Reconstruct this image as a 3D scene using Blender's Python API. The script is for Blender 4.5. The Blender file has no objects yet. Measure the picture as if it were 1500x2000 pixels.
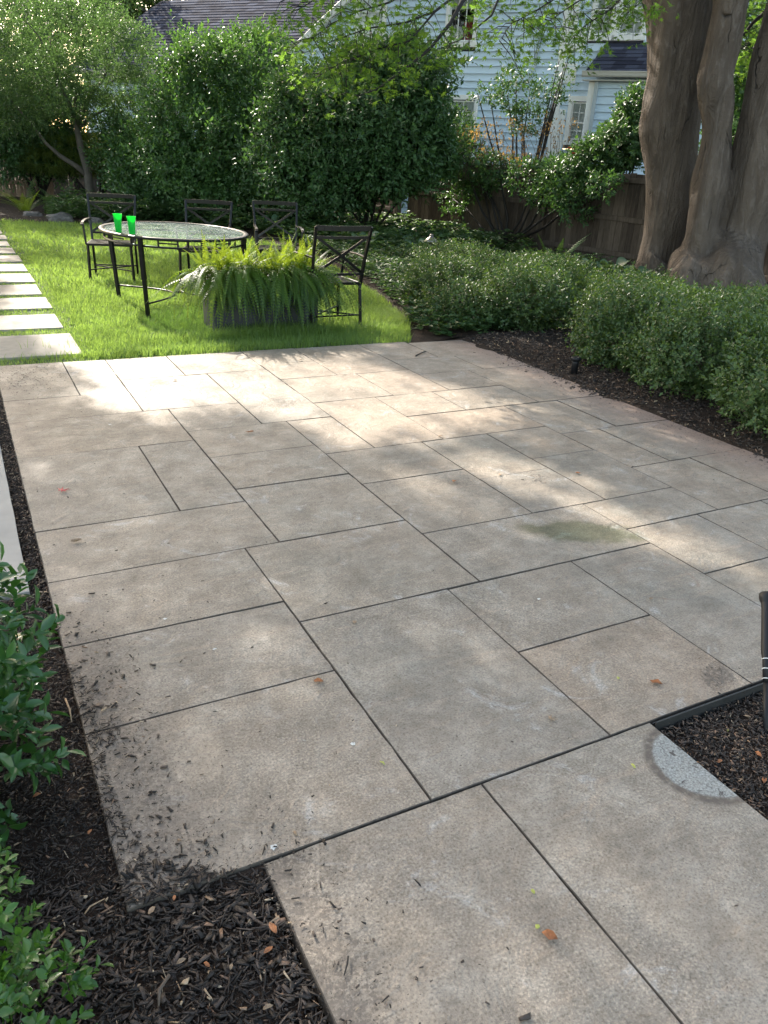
import bpy, math, random
import numpy as np
from mathutils import Vector, Matrix, noise
random.seed(7)
RNG = np.random.default_rng(11)
R = math.radians

# ------------------------------------------------------------------ camera
F_PX, PITCH, ROLL, YAW, CAM_H = 1515.75, 0.42716, 0.05685, 0.50165, 1.4992   # measured from the paving joints
_cp, _sp, _cr, _sr = math.cos(PITCH), math.sin(PITCH), math.cos(ROLL), math.sin(ROLL)
def _yaw(v):
    c, s = math.cos(YAW), math.sin(YAW)
    return Vector((v[0]*c + v[1]*s, -v[0]*s + v[1]*c, v[2]))
_fw = Vector((0, _cp, -_sp)); _rt = Vector((1, 0, 0)); _up = Vector((0, _sp, _cp))
FW = _yaw(_fw); RT = _yaw(_cr*_rt + _sr*_up); UP = _yaw(-_sr*_rt + _cr*_up)
CAM = Vector((0, 0, CAM_H))
sc = bpy.context.scene
cd = bpy.data.cameras.new('camera'); cam = bpy.data.objects.new('camera', cd)
sc.collection.objects.link(cam); sc.camera = cam
cd.sensor_fit = 'HORIZONTAL'; cd.sensor_width = 36; cd.lens = F_PX*36/1500
cd.clip_start = 0.02; cd.clip_end = 600
M = Matrix.Identity(4)
for i in range(3):
    M[i][0] = RT[i]; M[i][1] = UP[i]; M[i][2] = -FW[i]; M[i][3] = CAM[i]
cam.matrix_world = M

# ------------------------------------------------------------------ light
SUN_EL, SUN_AZ = R(35), R(-7)          # azimuth measured from +Y towards +X
SUN = Vector((math.sin(SUN_AZ)*math.cos(SUN_EL), math.cos(SUN_AZ)*math.cos(SUN_EL), math.sin(SUN_EL)))
w = bpy.data.worlds.new('World'); sc.world = w; w.use_nodes = True
nt = w.node_tree; nt.nodes.clear()
sky = nt.nodes.new('ShaderNodeTexSky'); sky.sky_type = 'NISHITA'; sky.sun_disc = False
sky.sun_elevation = SUN_EL; sky.sun_rotation = SUN_AZ % (2*math.pi); sky.air_density = 1.0; sky.dust_density = 2.0; sky.ozone_density = 1.0
bg = nt.nodes.new('ShaderNodeBackground'); bg.inputs[1].default_value = 0.15
wo = nt.nodes.new('ShaderNodeOutputWorld')
wb = nt.nodes.new('ShaderNodeMix'); wb.data_type = 'RGBA'; wb.blend_type = 'MULTIPLY'; wb.inputs[0].default_value = 1; wb.inputs[7].default_value = (1.14, 1.0, .80, 1)   # camera white balance for open shade
nt.links.new(sky.outputs[0], wb.inputs[6]); nt.links.new(wb.outputs[2], bg.inputs[0]); nt.links.new(bg.outputs[0], wo.inputs[0])
ld = bpy.data.lights.new('sun', 'SUN'); ld.energy = 3.0; ld.angle = R(0.53); ld.color = (1.0, 0.93, 0.82)
lo = bpy.data.objects.new('sun', ld); sc.collection.objects.link(lo)
lo.rotation_euler = SUN.to_track_quat('Z', 'Y').to_euler(); lo.location = (0, 20, 30)
sc.view_settings.view_transform = 'Standard'; sc.view_settings.look = 'None'
sc.view_settings.exposure = 2.27; sc.view_settings.gamma = 1
sc.cycles.max_bounces = 8; sc.cycles.diffuse_bounces = 4; sc.cycles.transparent_max_bounces = 16
sc.cycles.transmission_bounces = 6; sc.cycles.glossy_bounces = 3

# ------------------------------------------------------------------ helpers
C = sc.collection
def ray(px, py):
    return FW + RT*((px-750)/F_PX) + UP*((1000-py)/F_PX)
def G(px, py, z=0.0):                    # measured pixel -> point at height z
    d = ray(px, py); t = (z-CAM_H)/d.z; q = CAM + d*t
    return Vector((q.x, q.y, z))
def D(px, py, dist):                     # measured pixel -> point at horizontal distance
    d = ray(px, py); t = dist/math.hypot(d.x, d.y); return CAM + d*t

def tag(o, label=None, cat=None, group=None, kind=None):
    if label: o['label'] = label
    if cat: o['category'] = cat
    if group: o['group'] = group
    if kind: o['kind'] = kind
    return o
def empty(name, loc=(0, 0, 0), rz=0.0, label=None, cat=None, group=None):
    o = bpy.data.objects.new(name, None); C.objects.link(o); o.empty_display_size = .1
    o.location = loc; o.rotation_euler = (0, 0, rz)
    return tag(o, label, cat, group)
def copy_tree(o, parent=None):
    c = o.copy(); C.objects.link(c)
    if parent: c.parent = parent
    for ch in list(o.children): copy_tree(ch, c)
    return c
def link(name, me, mat, parent=None):
    o = bpy.data.objects.new(name, me); C.objects.link(o)
    if parent: o.parent = parent
    if mat is not None:
        for m in (mat if isinstance(mat, (list, tuple)) else [mat]): me.materials.append(m)
    return o

def npmesh(name, V, Fs, tint=None, smooth=False):
    """V (n,3); Fs list of (m,k) int arrays; tint (n,) float"""
    me = bpy.data.meshes.new(name)
    V = np.asarray(V, np.float32)
    nl = sum(f.size for f in Fs); nf = sum(len(f) for f in Fs)
    me.vertices.add(len(V)); me.vertices.foreach_set('co', V.ravel())
    me.loops.add(nl); me.polygons.add(nf)
    me.loops.foreach_set('vertex_index', np.concatenate([f.ravel() for f in Fs]).astype(np.int32))
    tot = np.concatenate([np.full(len(f), f.shape[1], np.int32) for f in Fs])
    st = np.concatenate([[0], np.cumsum(tot)[:-1]]).astype(np.int32)
    me.polygons.foreach_set('loop_start', st); me.polygons.foreach_set('loop_total', tot)
    if smooth: me.polygons.foreach_set('use_smooth', np.ones(nf, bool))
    me.update(calc_edges=True); me.validate()
    if tint is not None:
        a = me.attributes.new('tint', 'FLOAT', 'POINT'); a.data.foreach_set('value', np.asarray(tint, np.float32))
    return me

class MB:
    def __init__(s): s.v = []; s.f = []; s.sm = []; s.t = []
    def add(s, vs, fs, smooth=False, tint=0.5):
        o = len(s.v); s.v += [tuple(v) for v in vs]; s.t += [tint]*len(vs)
        s.f += [tuple(i+o for i in f) for f in fs]; s.sm += [smooth]*len(fs); return s
    def box(s, c, size, rot=None, tint=0.5, bev=0.0, taper=1.0):
        x, y, z = size[0]/2, size[1]/2, size[2]/2
        if bev > 0:
            b = min(bev, x*.9, y*.9, z*.9); vs = []
            idx = {}
            for sx in (-1, 1):
                for sy in (-1, 1):
                    for sz in (-1, 1):
                        k = taper if sz > 0 else 1
                        for a in range(3):
                            p = [sx*x*k, sy*y*k, sz*z]
                            for q in range(3):
                                if q != a: p[q] -= (sx, sy, sz)[q]*b
                            idx[(sx, sy, sz, a)] = len(vs); vs.append(p)
            fs = []
            S = (-1, 1)
            for sx in S: fs.append([idx[(sx, a, b2, 0)] for a, b2 in ((-1, -1), (1, -1), (1, 1), (-1, 1))][::sx])
            for sy in S: fs.append([idx[(a, sy, b2, 1)] for a, b2 in ((-1, -1), (1, -1), (1, 1), (-1, 1))][::-sy])
            for sz in S: fs.append([idx[(a, b2, sz, 2)] for a, b2 in ((-1, -1), (1, -1), (1, 1), (-1, 1))][::sz])
            for sx in S:
                for sy in S: fs.append([idx[(sx, sy, -1, 0)], idx[(sx, sy, -1, 1)], idx[(sx, sy, 1, 1)], idx[(sx, sy, 1, 0)]][::-sx*sy])
                for sz in S: fs.append([idx[(sx, -1, sz, 0)], idx[(sx, -1, sz, 2)], idx[(sx, 1, sz, 2)], idx[(sx, 1, sz, 0)]][::sx*sz])
            for sy in S:
                for sz in S: fs.append([idx[(-1, sy, sz, 1)], idx[(-1, sy, sz, 2)], idx[(1, sy, sz, 2)], idx[(1, sy, sz, 1)]][::-sy*sz])
            for sx in S:
                for sy in S:
                    for sz in S: fs.append([idx[(sx, sy, sz, 0)], idx[(sx, sy, sz, 1)], idx[(sx, sy, sz, 2)]][::sx*sy*sz])
        else:
            vs = [(-x, -y, -z), (x, -y, -z), (x, y, -z), (-x, y, -z), (-x*taper, -y*taper, z), (x*taper, -y*taper, z), (x*taper, y*taper, z), (-x*taper, y*taper, z)]
            fs = [(0, 3, 2, 1), (4, 5, 6, 7), (0, 1, 5, 4), (1, 2, 6, 5), (2, 3, 7, 6), (3, 0, 4, 7)]
        c = Vector(c)
        vs = [(rot @ Vector(v) if rot else Vector(v)) + c for v in vs]
        return s.add(vs, fs, False, tint)
    def bar(s, a, b, w, h=None, up=Vector((0, 0, 1)), bev=0.003, tint=0.5):
        a, b = Vector(a), Vector(b); h = h or w; d = b-a; L = d.length; d.normalize()
        x = d.cross(up)
        if x.length < 1e-4: x = d.cross(Vector((0, 1, 0)))
        x.normalize(); y = x.cross(d).normalized()
        rot = Matrix((x, y, d)).transposed()     # local z along the bar
        return s.box((a+b)/2, (w, h, L), rot, tint, bev)
    def tube(s, pts, r, n=10, cap=True, smooth=True, tint=0.5, flat=None):
        P = [Vector(p) for p in pts]; m = len(P)
        rs = r if isinstance(r, (list, tuple)) else [r]*m
        vs = []; prev = None
        for i in range(m):
            t = (P[min(i+1, m-1)]-P[max(i-1, 0)]).normalized()
            if prev is None:
                a = t.cross(Vector((0, 0, 1)))
                if a.length < 1e-3: a = t.cross(Vector((0, 1, 0)))
            else: a = prev - t*prev.dot(t)
            a.normalize(); prev = a; b = t.cross(a)
            for k in range(n):
                th = 2*math.pi*k/n
                vs.append(P[i] + (a*math.cos(th) + b*math.sin(th)*(flat or 1))*rs[i])
        fs = [(i*n+k, i*n+(k+1) % n, (i+1)*n+(k+1) % n, (i+1)*n+k) for i in range(m-1) for k in range(n)]
        if cap: fs += [tuple(range(n))[::-1], tuple((m-1)*n+k for k in range(n))]
        return s.add(vs, fs, smooth, tint)
    def lathe(s, prof, c=(0, 0, 0), n=24, smooth=True, tint=.5):
        c = Vector(c); m = len(prof)
        vs = [c+Vector((r*math.cos(2*math.pi*k/n), r*math.sin(2*math.pi*k/n), z)) for r, z in prof for k in range(n)]
        fs = [(i*n+k, i*n+(k+1) % n, (i+1)*n+(k+1) % n, (i+1)*n+k) for i in range(m-1) for k in range(n)]
        return s.add(vs, fs, smooth, tint)
    def poly(s, pts, tint=.5): return s.add(pts, [tuple(range(len(pts)))], False, tint)
    def build(s, name, mat, parent=None):
        me = bpy.data.meshes.new(name); me.from_pydata(s.v, [], s.f)
        me.polygons.foreach_set('use_smooth', s.sm); me.update()
        a = me.attributes.new('tint', 'FLOAT', 'POINT'); a.data.foreach_set('value', s.t)
        return link(name, me, mat, parent)

# ------------------------------------------------------------------ materials
class NT:
    def __init__(s, name):
        s.m = bpy.data.materials.new(name); s.m.use_nodes = True; s.t = s.m.node_tree; s.t.nodes.clear()
        s.out = s.n('ShaderNodeOutputMaterial')
    def n(s, typ, **kw):
        nd = s.t.nodes.new(typ)
        for k, v in kw.items():
            if k.startswith('i_'):
                key = k[2:]; key = int(key) if key.isdigit() else key.replace('_', ' ')
                s.set(nd.inputs[key], v)
            else: setattr(nd, k, v)
        return nd
    def set(s, inp, v):
        if isinstance(v, bpy.types.NodeSocket): s.t.links.new(v, inp)
        elif isinstance(v, bpy.types.Node): s.t.links.new(v.outputs[0], inp)
        else:
            if isinstance(v, (tuple, list)) and len(v) == 3 and len(inp.default_value) == 4: v = (*v, 1)
            inp.default_value = v
    def noise(s, scale, detail=4, rough=.55, vec=None, dist=0.0):
        nd = s.n('ShaderNodeTexNoise'); nd.inputs['Scale'].default_value = scale; nd.inputs['Detail'].default_value = detail
        nd.inputs['Roughness'].default_value = rough; nd.inputs['Distortion'].default_value = dist
        if vec is not None: s.set(nd.inputs['Vector'], vec)
        return nd
    def ramp(s, fac, stops, interp='LINEAR'):
        nd = s.n('ShaderNodeValToRGB'); e = nd.color_ramp; e.interpolation = interp
        while len(e.elements) < len(stops): e.elements.new(.5)
        for el, (p, c) in zip(e.elements, stops):
            el.position = p; el.color = (*c, 1) if len(c) == 3 else c
        s.set(nd.inputs[0], fac); return nd.outputs[0]
    def mix(s, f, a, b, mode='MIX'):
        nd = s.n('ShaderNodeMix'); nd.data_type = 'RGBA'; nd.blend_type = mode
        s.set(nd.inputs[0], f); s.set(nd.inputs[6], a); s.set(nd.inputs[7], b); return nd.outputs[2]
    def math(s, op, a, b=0.0, c=0.0, clamp=False):
        nd = s.n('ShaderNodeMath', operation=op); nd.use_clamp = clamp
        s.set(nd.inputs[0], a); s.set(nd.inputs[1], b)
        if op in ('MULTIPLY_ADD', 'SMOOTHSTEP'): s.set(nd.inputs[2], c)
        return nd.outputs[0]
    def mapr(s, v, a, b, c=0.0, d=1.0):
        nd = s.n('ShaderNodeMapRange'); nd.interpolation_type = 'SMOOTHSTEP'
        for i, x in enumerate((v, a, b, c, d)): s.set(nd.inputs[i], x)
        return nd.outputs[0]
    def obj(s): return s.n('ShaderNodeTexCoord').outputs['Object']
    def mapping(s, vec, scale=(1, 1, 1), rot=(0, 0, 0), loc=(0, 0, 0)):
        nd = s.n('ShaderNodeMapping'); s.set(nd.inputs[0], vec)
        nd.inputs['Location'].default_value = loc; nd.inputs['Rotation'].default_value = rot; nd.inputs['Scale'].default_value = scale
        return nd.outputs[0]
    def attr(s, name='tint'): return s.n('ShaderNodeAttribute', attribute_name=name).outputs['Fac']
    def bump(s, h, strength=.3, dist=.01, normal=None):
        nd = s.n('ShaderNodeBump'); s.set(nd.inputs['Height'], h); nd.inputs['Strength'].default_value = strength; nd.inputs['Distance'].default_value = dist
        if normal is not None: s.set(nd.inputs['Normal'], normal)
        return nd.outputs[0]
    def principled(s, col, rough=.6, metal=0.0, spec=.5, normal=None, **kw):
        p = s.n('ShaderNodeBsdfPrincipled'); s.set(p.inputs['Base Color'], col); s.set(p.inputs['Roughness'], rough)
        s.set(p.inputs['Metallic'], metal); s.set(p.inputs['Specular IOR Level'], spec)
        if normal is not None: s.set(p.inputs['Normal'], normal)
        for k, v in kw.items(): s.set(p.inputs[k.replace('_', ' ')], v)
        return p.outputs[0]
    def done(s, sh, disp=None): s.t.links.new(sh, s.out.inputs[0]); return s.m

def simple(name, col, rough=.6, metal=0.0, var=.15, scale=20, bump=.0, spec=.5):
    t = NT(name); o = t.obj(); nz = t.noise(scale, 5, .6, o)
    c = t.ramp(nz, [(.25, tuple(x*(1-var) for x in col)), (.75, tuple(min(1, x*(1+var)) for x in col))])
    nm = t.bump(nz, bump, .01) if bump else None
    return t.done(t.principled(c, rough, metal, spec, nm))

def leafmat(name, dark, light, trans=.35, rough=.38, spec=.5, tcol=None, scale=1.5):
    t = NT(name); a = t.attr(); nz = t.noise(scale, 2, .5, t.obj())
    f = t.math('ADD', t.math('MULTIPLY', a, .7), t.math('MULTIPLY', t.math('SUBTRACT', nz.outputs[0], .35), .9), clamp=True)
    c = t.ramp(f, [(0, dark), (1, light)])
    p = t.principled(c, rough, 0, spec)
    tc = tcol or (min(1, light[0]*1.7), min(1, light[1]*1.8), light[2]*.8)
    td = tuple(x*.6 for x in tc)
    tr = t.n('ShaderNodeBsdfTranslucent'); t.set(tr.inputs[0], t.ramp(f, [(0, td), (1, tc)]))
    mx = t.n('ShaderNodeMixShader'); mx.inputs[0].default_value = trans
    t.t.links.new(p, mx.inputs[1]); t.t.links.new(tr.outputs[0], mx.inputs[2])
    return t.done(mx.outputs[0])

def mat_slab():
    t = NT('bluestone'); o = t.obj(); a = t.attr()
    big = t.noise(1.3, 4, .6, o, .4); mid = t.noise(7, 6, .62, o, .3); fine = t.noise(150, 4, .7, o); grit = t.noise(330, 2, .6, o); mott = t.noise(38, 6, .75, o)
    streak = t.noise(3, 5, .6, t.mapping(o, (1, 9, 1), (0, 0, R(12))), .6)
    c1 = t.ramp(mid, [(.28, (.180, .148, .115)), (.5, (.236, .198, .158)), (.72, (.308, .267, .219))])
    hue = t.ramp(a, [(0, (.90, .93, .95)), (.35, (.98, .99, .98)), (.7, (1.04, 1.0, .95)), (1, (1.12, 1.01, .92))])
    c = t.mix(.85, c1, hue, 'MULTIPLY')
    c = t.mix(t.mapr(big, .45, .7), c, t.mix(1.0, c, (.82, .86, .88), 'MULTIPLY'))
    c = t.mix(t.math('MULTIPLY', t.mapr(streak, .5, .75), .35), c, (.33, .255, .19))
    white = t.mapr(t.noise(4.5, 7, .75, o, 1.2), .56, .68)
    c = t.mix(t.math('MULTIPLY', white, .45), c, (.39, .39, .38))
    c = t.mix(1.0, c, t.ramp(mott, [(.32, (.80, .79, .77)), (.5, (1, 1, 1)), (.68, (1.20, 1.20, 1.20))]), 'MULTIPLY')
    gl = t.mapr(t.noise(2.2, 3, .6, o), .35, .65)
    c = t.mix(t.math('MULTIPLY', t.mapr(fine, .50, .66), t.math('MULTIPLY_ADD', gl, .6, .35)), c, t.mix(1.0, c, (1.62, 1.60, 1.56), 'MULTIPLY'))
    c = t.mix(t.mapr(fine, .48, .34), c, t.mix(1.0, c, (.58, .565, .55), 'MULTIPLY'))
    c = t.mix(t.math('MULTIPLY', t.mapr(grit, .60, .70), .55), c, t.mix(1.0, c, (.52, .50, .48), 'MULTIPLY'))
    sep = t.n('ShaderNodeSeparateXYZ'); t.set(sep.inputs[0], o); X, Y = sep.outputs[0], sep.outputs[1]
    def dist(cx, cy, ang=0.0, sx=1.0, sy=1.0):
        ca, sa = math.cos(ang), math.sin(ang)
        dx = t.math('SUBTRACT', X, cx); dy = t.math('SUBTRACT', Y, cy)
        u = t.math('ADD', t.math('MULTIPLY', dx, ca/sx), t.math('MULTIPLY', dy, sa/sx))
        v = t.math('ADD', t.math('MULTIPLY', dx, -sa/sy), t.math('MULTIPLY', dy, ca/sy))
        return t.math('SQRT', t.math('ADD', t.math('MULTIPLY', u, u), t.math('MULTIPLY', v, v)))
    wob = t.math('MULTIPLY', t.math('SUBTRACT', t.noise(9, 4, .6, o).outputs[0], .5), .9)
    # damp moss stain
    dm = t.math('ADD', dist(2.34, 2.36, R(-26), .26, .10), t.math('MULTIPLY', wob, 1.7))
    c = t.mix(t.math('MULTIPLY', t.mapr(dm, 1.35, .75), .95), c, t.mix(1.0, c, (.46, .51, .38), 'MULTIPLY'))
    # pot mark: pale disc with a dirt ring, on the slab that borders the planting bed
    dp = dist(1.645, 1.06, 0, .155, .155)
    ring = t.math('ADD', dp, t.math('MULTIPLY', wob, .16))
    c = t.mix(t.math('MULTIPLY', t.mapr(ring, .93, .84), .85), c, t.ramp(fine, [(.38, (.12, .12, .11)), (.5, (.235, .24, .225)), (.63, (.33, .345, .33))]))
    c = t.mix(t.math('MULTIPLY', t.mapr(ring, .95, .8), t.mapr(t.noise(28, 4, .6, o, .5), .60, .66)), c, (.06, .05, .045))
    rm = t.math('MULTIPLY', t.mapr(ring, .82, .90), t.mapr(ring, 1.10, .97))
    rm = t.math('MULTIPLY', rm, t.mapr(t.noise(45, 5, .7, o), .35, .55, .45, 1.0))
    c = t.mix(t.math('MULTIPLY', rm, .9), c, (.085, .066, .052))
    # a fainter old pot ring, and rusty soil speckle
    d2 = t.math('ADD', dist(2.33, 1.90, 0, .16, .16), t.math('MULTIPLY', wob, .12))
    c = t.mix(t.math('MULTIPLY', t.math('MULTIPLY', t.mapr(d2, .92, .98), t.mapr(d2, 1.05, .99)), t.mapr(wob, -.05, .12, 0, .5)), c, (.17, .10, .07))
    fl = t.math('MULTIPLY', t.mapr(X, .62, .10), t.mapr(Y, 2.9, 2.2))
    fl = t.math('MAXIMUM', fl, t.math('MULTIPLY', t.mapr(X, .72, .42), t.mapr(Y, 1.27, 1.23)))
    fl = t.math('MAXIMUM', fl, t.mapr(dist(2.02, 1.33, R(20), .16, .10), 1.0, .2)); fl = t.math('MAXIMUM', fl, t.math('MULTIPLY', t.mapr(X, 3.55, 4.05), .8))
    crumbs = t.mapr(t.math('ADD', t.noise(70, 5, .75, o, .3), t.math('MULTIPLY', fl, .30)), .72, .80)
    c = t.mix(t.math('MULTIPLY', crumbs, .6), c, (.06, .047, .038))
    smear = t.mapr(t.math('ADD', t.noise(7, 6, .7, o, 1.0), t.math('MULTIPLY', fl, .35)), .68, .95)
    c = t.mix(t.math('MULTIPLY', smear, .42), c, (.115, .094, .077))
    edge = t.math('ADD', t.math('MULTIPLY', t.math('SUBTRACT', X, 0.112), 1.0), t.math('MULTIPLY', wob, .12))
    c = t.mix(t.math('MULTIPLY', t.mapr(edge, .34, .0), .30), c, (.17, .145, .125))
    red = t.math('ADD', t.math('SUBTRACT', 4.074, X), t.math('MULTIPLY', wob, .3))
    c = t.mix(t.math('MULTIPLY', t.mapr(red, .55, .0), .55), c, (.29, .20, .165))
    rough = t.ramp(mid, [(.3, (.62,)*3), (.7, (.48,)*3)])
    h = t.math('ADD', t.math('MULTIPLY', mid, 1.0), t.math('MULTIPLY', fine, .35))
    nm = t.bump(t.math('ADD', h, t.math('MULTIPLY', t.mapr(t.noise(5, 5, .65, o, 1.5), .42, .60), .5)), .62, .006); nm = t.bump(grit, .25, .0015, nm)
    return t.done(t.principled(c, rough, 0, .45, nm))

def mat_bark():
    t = NT('bark'); o = t.obj()
    m = t.mapping(o, (1, 1, .22))
    n1 = t.noise(3.0, 6, .6, m, .6); n2 = t.noise(14, 5, .6, t.mapping(o, (1, 1, .35)), .8)
    vo = t.n('ShaderNodeTexVoronoi', feature='DISTANCE_TO_EDGE'); vo.inputs['Scale'].default_value = 3.1
    t.set(vo.inputs['Vector'], t.mapping(t.mix(.12, o, t.noise(5, 3, .5, o).outputs[1]), (1, 1, .16)))
    crack = t.math('MULTIPLY', t.mapr(vo.outputs[0], .014, .0), t.mapr(t.noise(1.9, 3, .5, o), .5, .62))
    c = t.ramp(n1, [(.25, (.060, .045, .034)), (.5, (.110, .085, .066)), (.75, (.165, .132, .106))])
    c = t.mix(t.math('MULTIPLY', t.mapr(n2, .5, .7), .5), c, (.19, .16, .137))
    c = t.mix(t.math('MULTIPLY', crack, .85), c, (.012, .009, .007))
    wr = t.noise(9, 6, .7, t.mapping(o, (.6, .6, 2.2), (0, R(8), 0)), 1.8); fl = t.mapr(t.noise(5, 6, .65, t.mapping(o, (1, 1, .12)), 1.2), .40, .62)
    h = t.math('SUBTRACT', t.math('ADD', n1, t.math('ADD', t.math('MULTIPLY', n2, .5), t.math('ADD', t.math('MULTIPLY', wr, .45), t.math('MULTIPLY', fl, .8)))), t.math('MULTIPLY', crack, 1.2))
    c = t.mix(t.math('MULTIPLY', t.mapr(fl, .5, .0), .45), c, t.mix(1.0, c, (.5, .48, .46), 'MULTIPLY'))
    return t.done(t.principled(c, .78, 0, .3, t.bump(h, .75, .06)))

def mat_soil():
    t = NT('soil'); o = t.obj(); n1 = t.noise(6, 6, .7, o); n2 = t.noise(60, 5, .7, o)
    c = t.ramp(n1, [(.3, (.020, .014, .010)), (.7, (.055, .036, .026))])
    c = t.mix(t.mapr(n2, .55, .75), c, (.085, .058, .042))
    return t.done(t.principled(c, .9, 0, .2, t.bump(t.math('ADD', n2, n1), 1.0, .03)))

def mat_chip():
    t = NT('mulch_chip'); o = t.obj(); a = t.attr(); n2 = t.noise(90, 4, .6, o)
    c = t.ramp(a, [(0, (.007, .0055, .0045)), (.45, (.026, .019, .015)), (.75, (.060, .044, .035)), (.86, (.110, .080, .062)), (.93, (.16, .095, .06)), (.97, (.30, .22, .14)), (1, (.42, .34, .24))])
    c = t.mix(t.mapr(n2, .5, .8), c, t.mix(1.0, c, (1.6, 1.55, 1.5), 'MULTIPLY'))
    return t.done(t.principled(c, .62, 0, .4, t.bump(n2, .5, .004)))

def mat_wood(name, c0, c1, c2):
    t = NT(name); o = t.obj(); a = t.attr()
    n = t.noise(5, 5, .6, t.mapping(o, (6, 6, .8)), 1.0)
    c = t.ramp(t.math('ADD', t.math('MULTIPLY', n, .7), t.math('MULTIPLY', a, .35)), [(.3, c0), (.55, c1), (.8, c2)])
    return t.done(t.principled(c, .85, 0, .2, t.bump(n, .4, .01)))

def mat_shingle():
    t = NT('shingle'); o = t.obj(); a = t.attr(); n = t.noise(60, 4, .7, o)
    c = t.ramp(a, [(0, (.026, .028, .042)), (.5, (.042, .046, .066)), (1, (.074, .082, .115))])
    c = t.mix(t.mapr(n, .45, .7), c, t.mix(1.0, c, (1.35, 1.35, 1.4), 'MULTIPLY'))
    return t.done(t.principled(c, .95, 0, .05, t.bump(n, .4, .01)))

def mat_siding():
    t = NT('blue_siding'); o = t.obj(); a = t.attr(); n = t.noise(3, 4, .6, o)
    c = t.ramp(t.math('ADD', t.math('MULTIPLY', n, .5), t.math('MULTIPLY', a, .5)), [(.2, (.50, .63, .75)), (.8, (.58, .71, .83))])
    return t.done(t.principled(c, .5, 0, .4, t.bump(t.noise(40, 3, .5, t.mapping(o, (1, 1, .2))), .08, .004)))

def mat_glass():
    t = NT('window_glass'); g = t.n('ShaderNodeBsdfGlossy'); g.inputs['Roughness'].default_value = .03; g.inputs[0].default_value = (.9, .95, 1, 1)
    tr = t.n('ShaderNodeBsdfTransparent'); tr.inputs[0].default_value = (.82, .86, .86, 1)
    fr = t.n('ShaderNodeFresnel'); fr.inputs[0].default_value = 1.6
    mx = t.n('ShaderNodeMixShader'); t.set(mx.inputs[0], t.math('ADD', t.math('MULTIPLY', fr, .6), .06))
    t.t.links.new(tr.outputs[0], mx.inputs[1]); t.t.links.new(g.outputs[0], mx.inputs[2]); return t.done(mx.outputs[0])

def mat_tabletop():
    t = NT('textured_glass'); o = t.obj(); n = t.noise(160, 3, .6, o); d = t.noise(5, 5, .7, o, .5)
    p = t.principled(t.ramp(d, [(.3, (.20, .26, .25)), (.7, (.42, .50, .48))]), .22, 0, .6, t.bump(n, .35, .003))
    tr = t.n('ShaderNodeBsdfTransparent'); tr.inputs[0].default_value = (.84, .92, .88, 1)
    mx = t.n('ShaderNodeMixShader'); t.set(mx.inputs[0], t.mapr(d, .3, .75, .15, .42))
    t.t.links.new(tr.outputs[0], mx.inputs[1]); t.t.links.new(p, mx.inputs[2]); return t.done(mx.outputs[0])

def mat_cup():
    t = NT('lime_plastic'); p = t.principled((.02, .50, .085), .28, 0, .5)
    tr = t.n('ShaderNodeBsdfTranslucent'); tr.inputs[0].default_value = (.06, .85, .16, 1)
    mx = t.n('ShaderNodeMixShader'); mx.inputs[0].default_value = .5
    t.t.links.new(p, mx.inputs[1]); t.t.links.new(tr.outputs[0], mx.inputs[2]); return t.done(mx.outputs[0])

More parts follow.
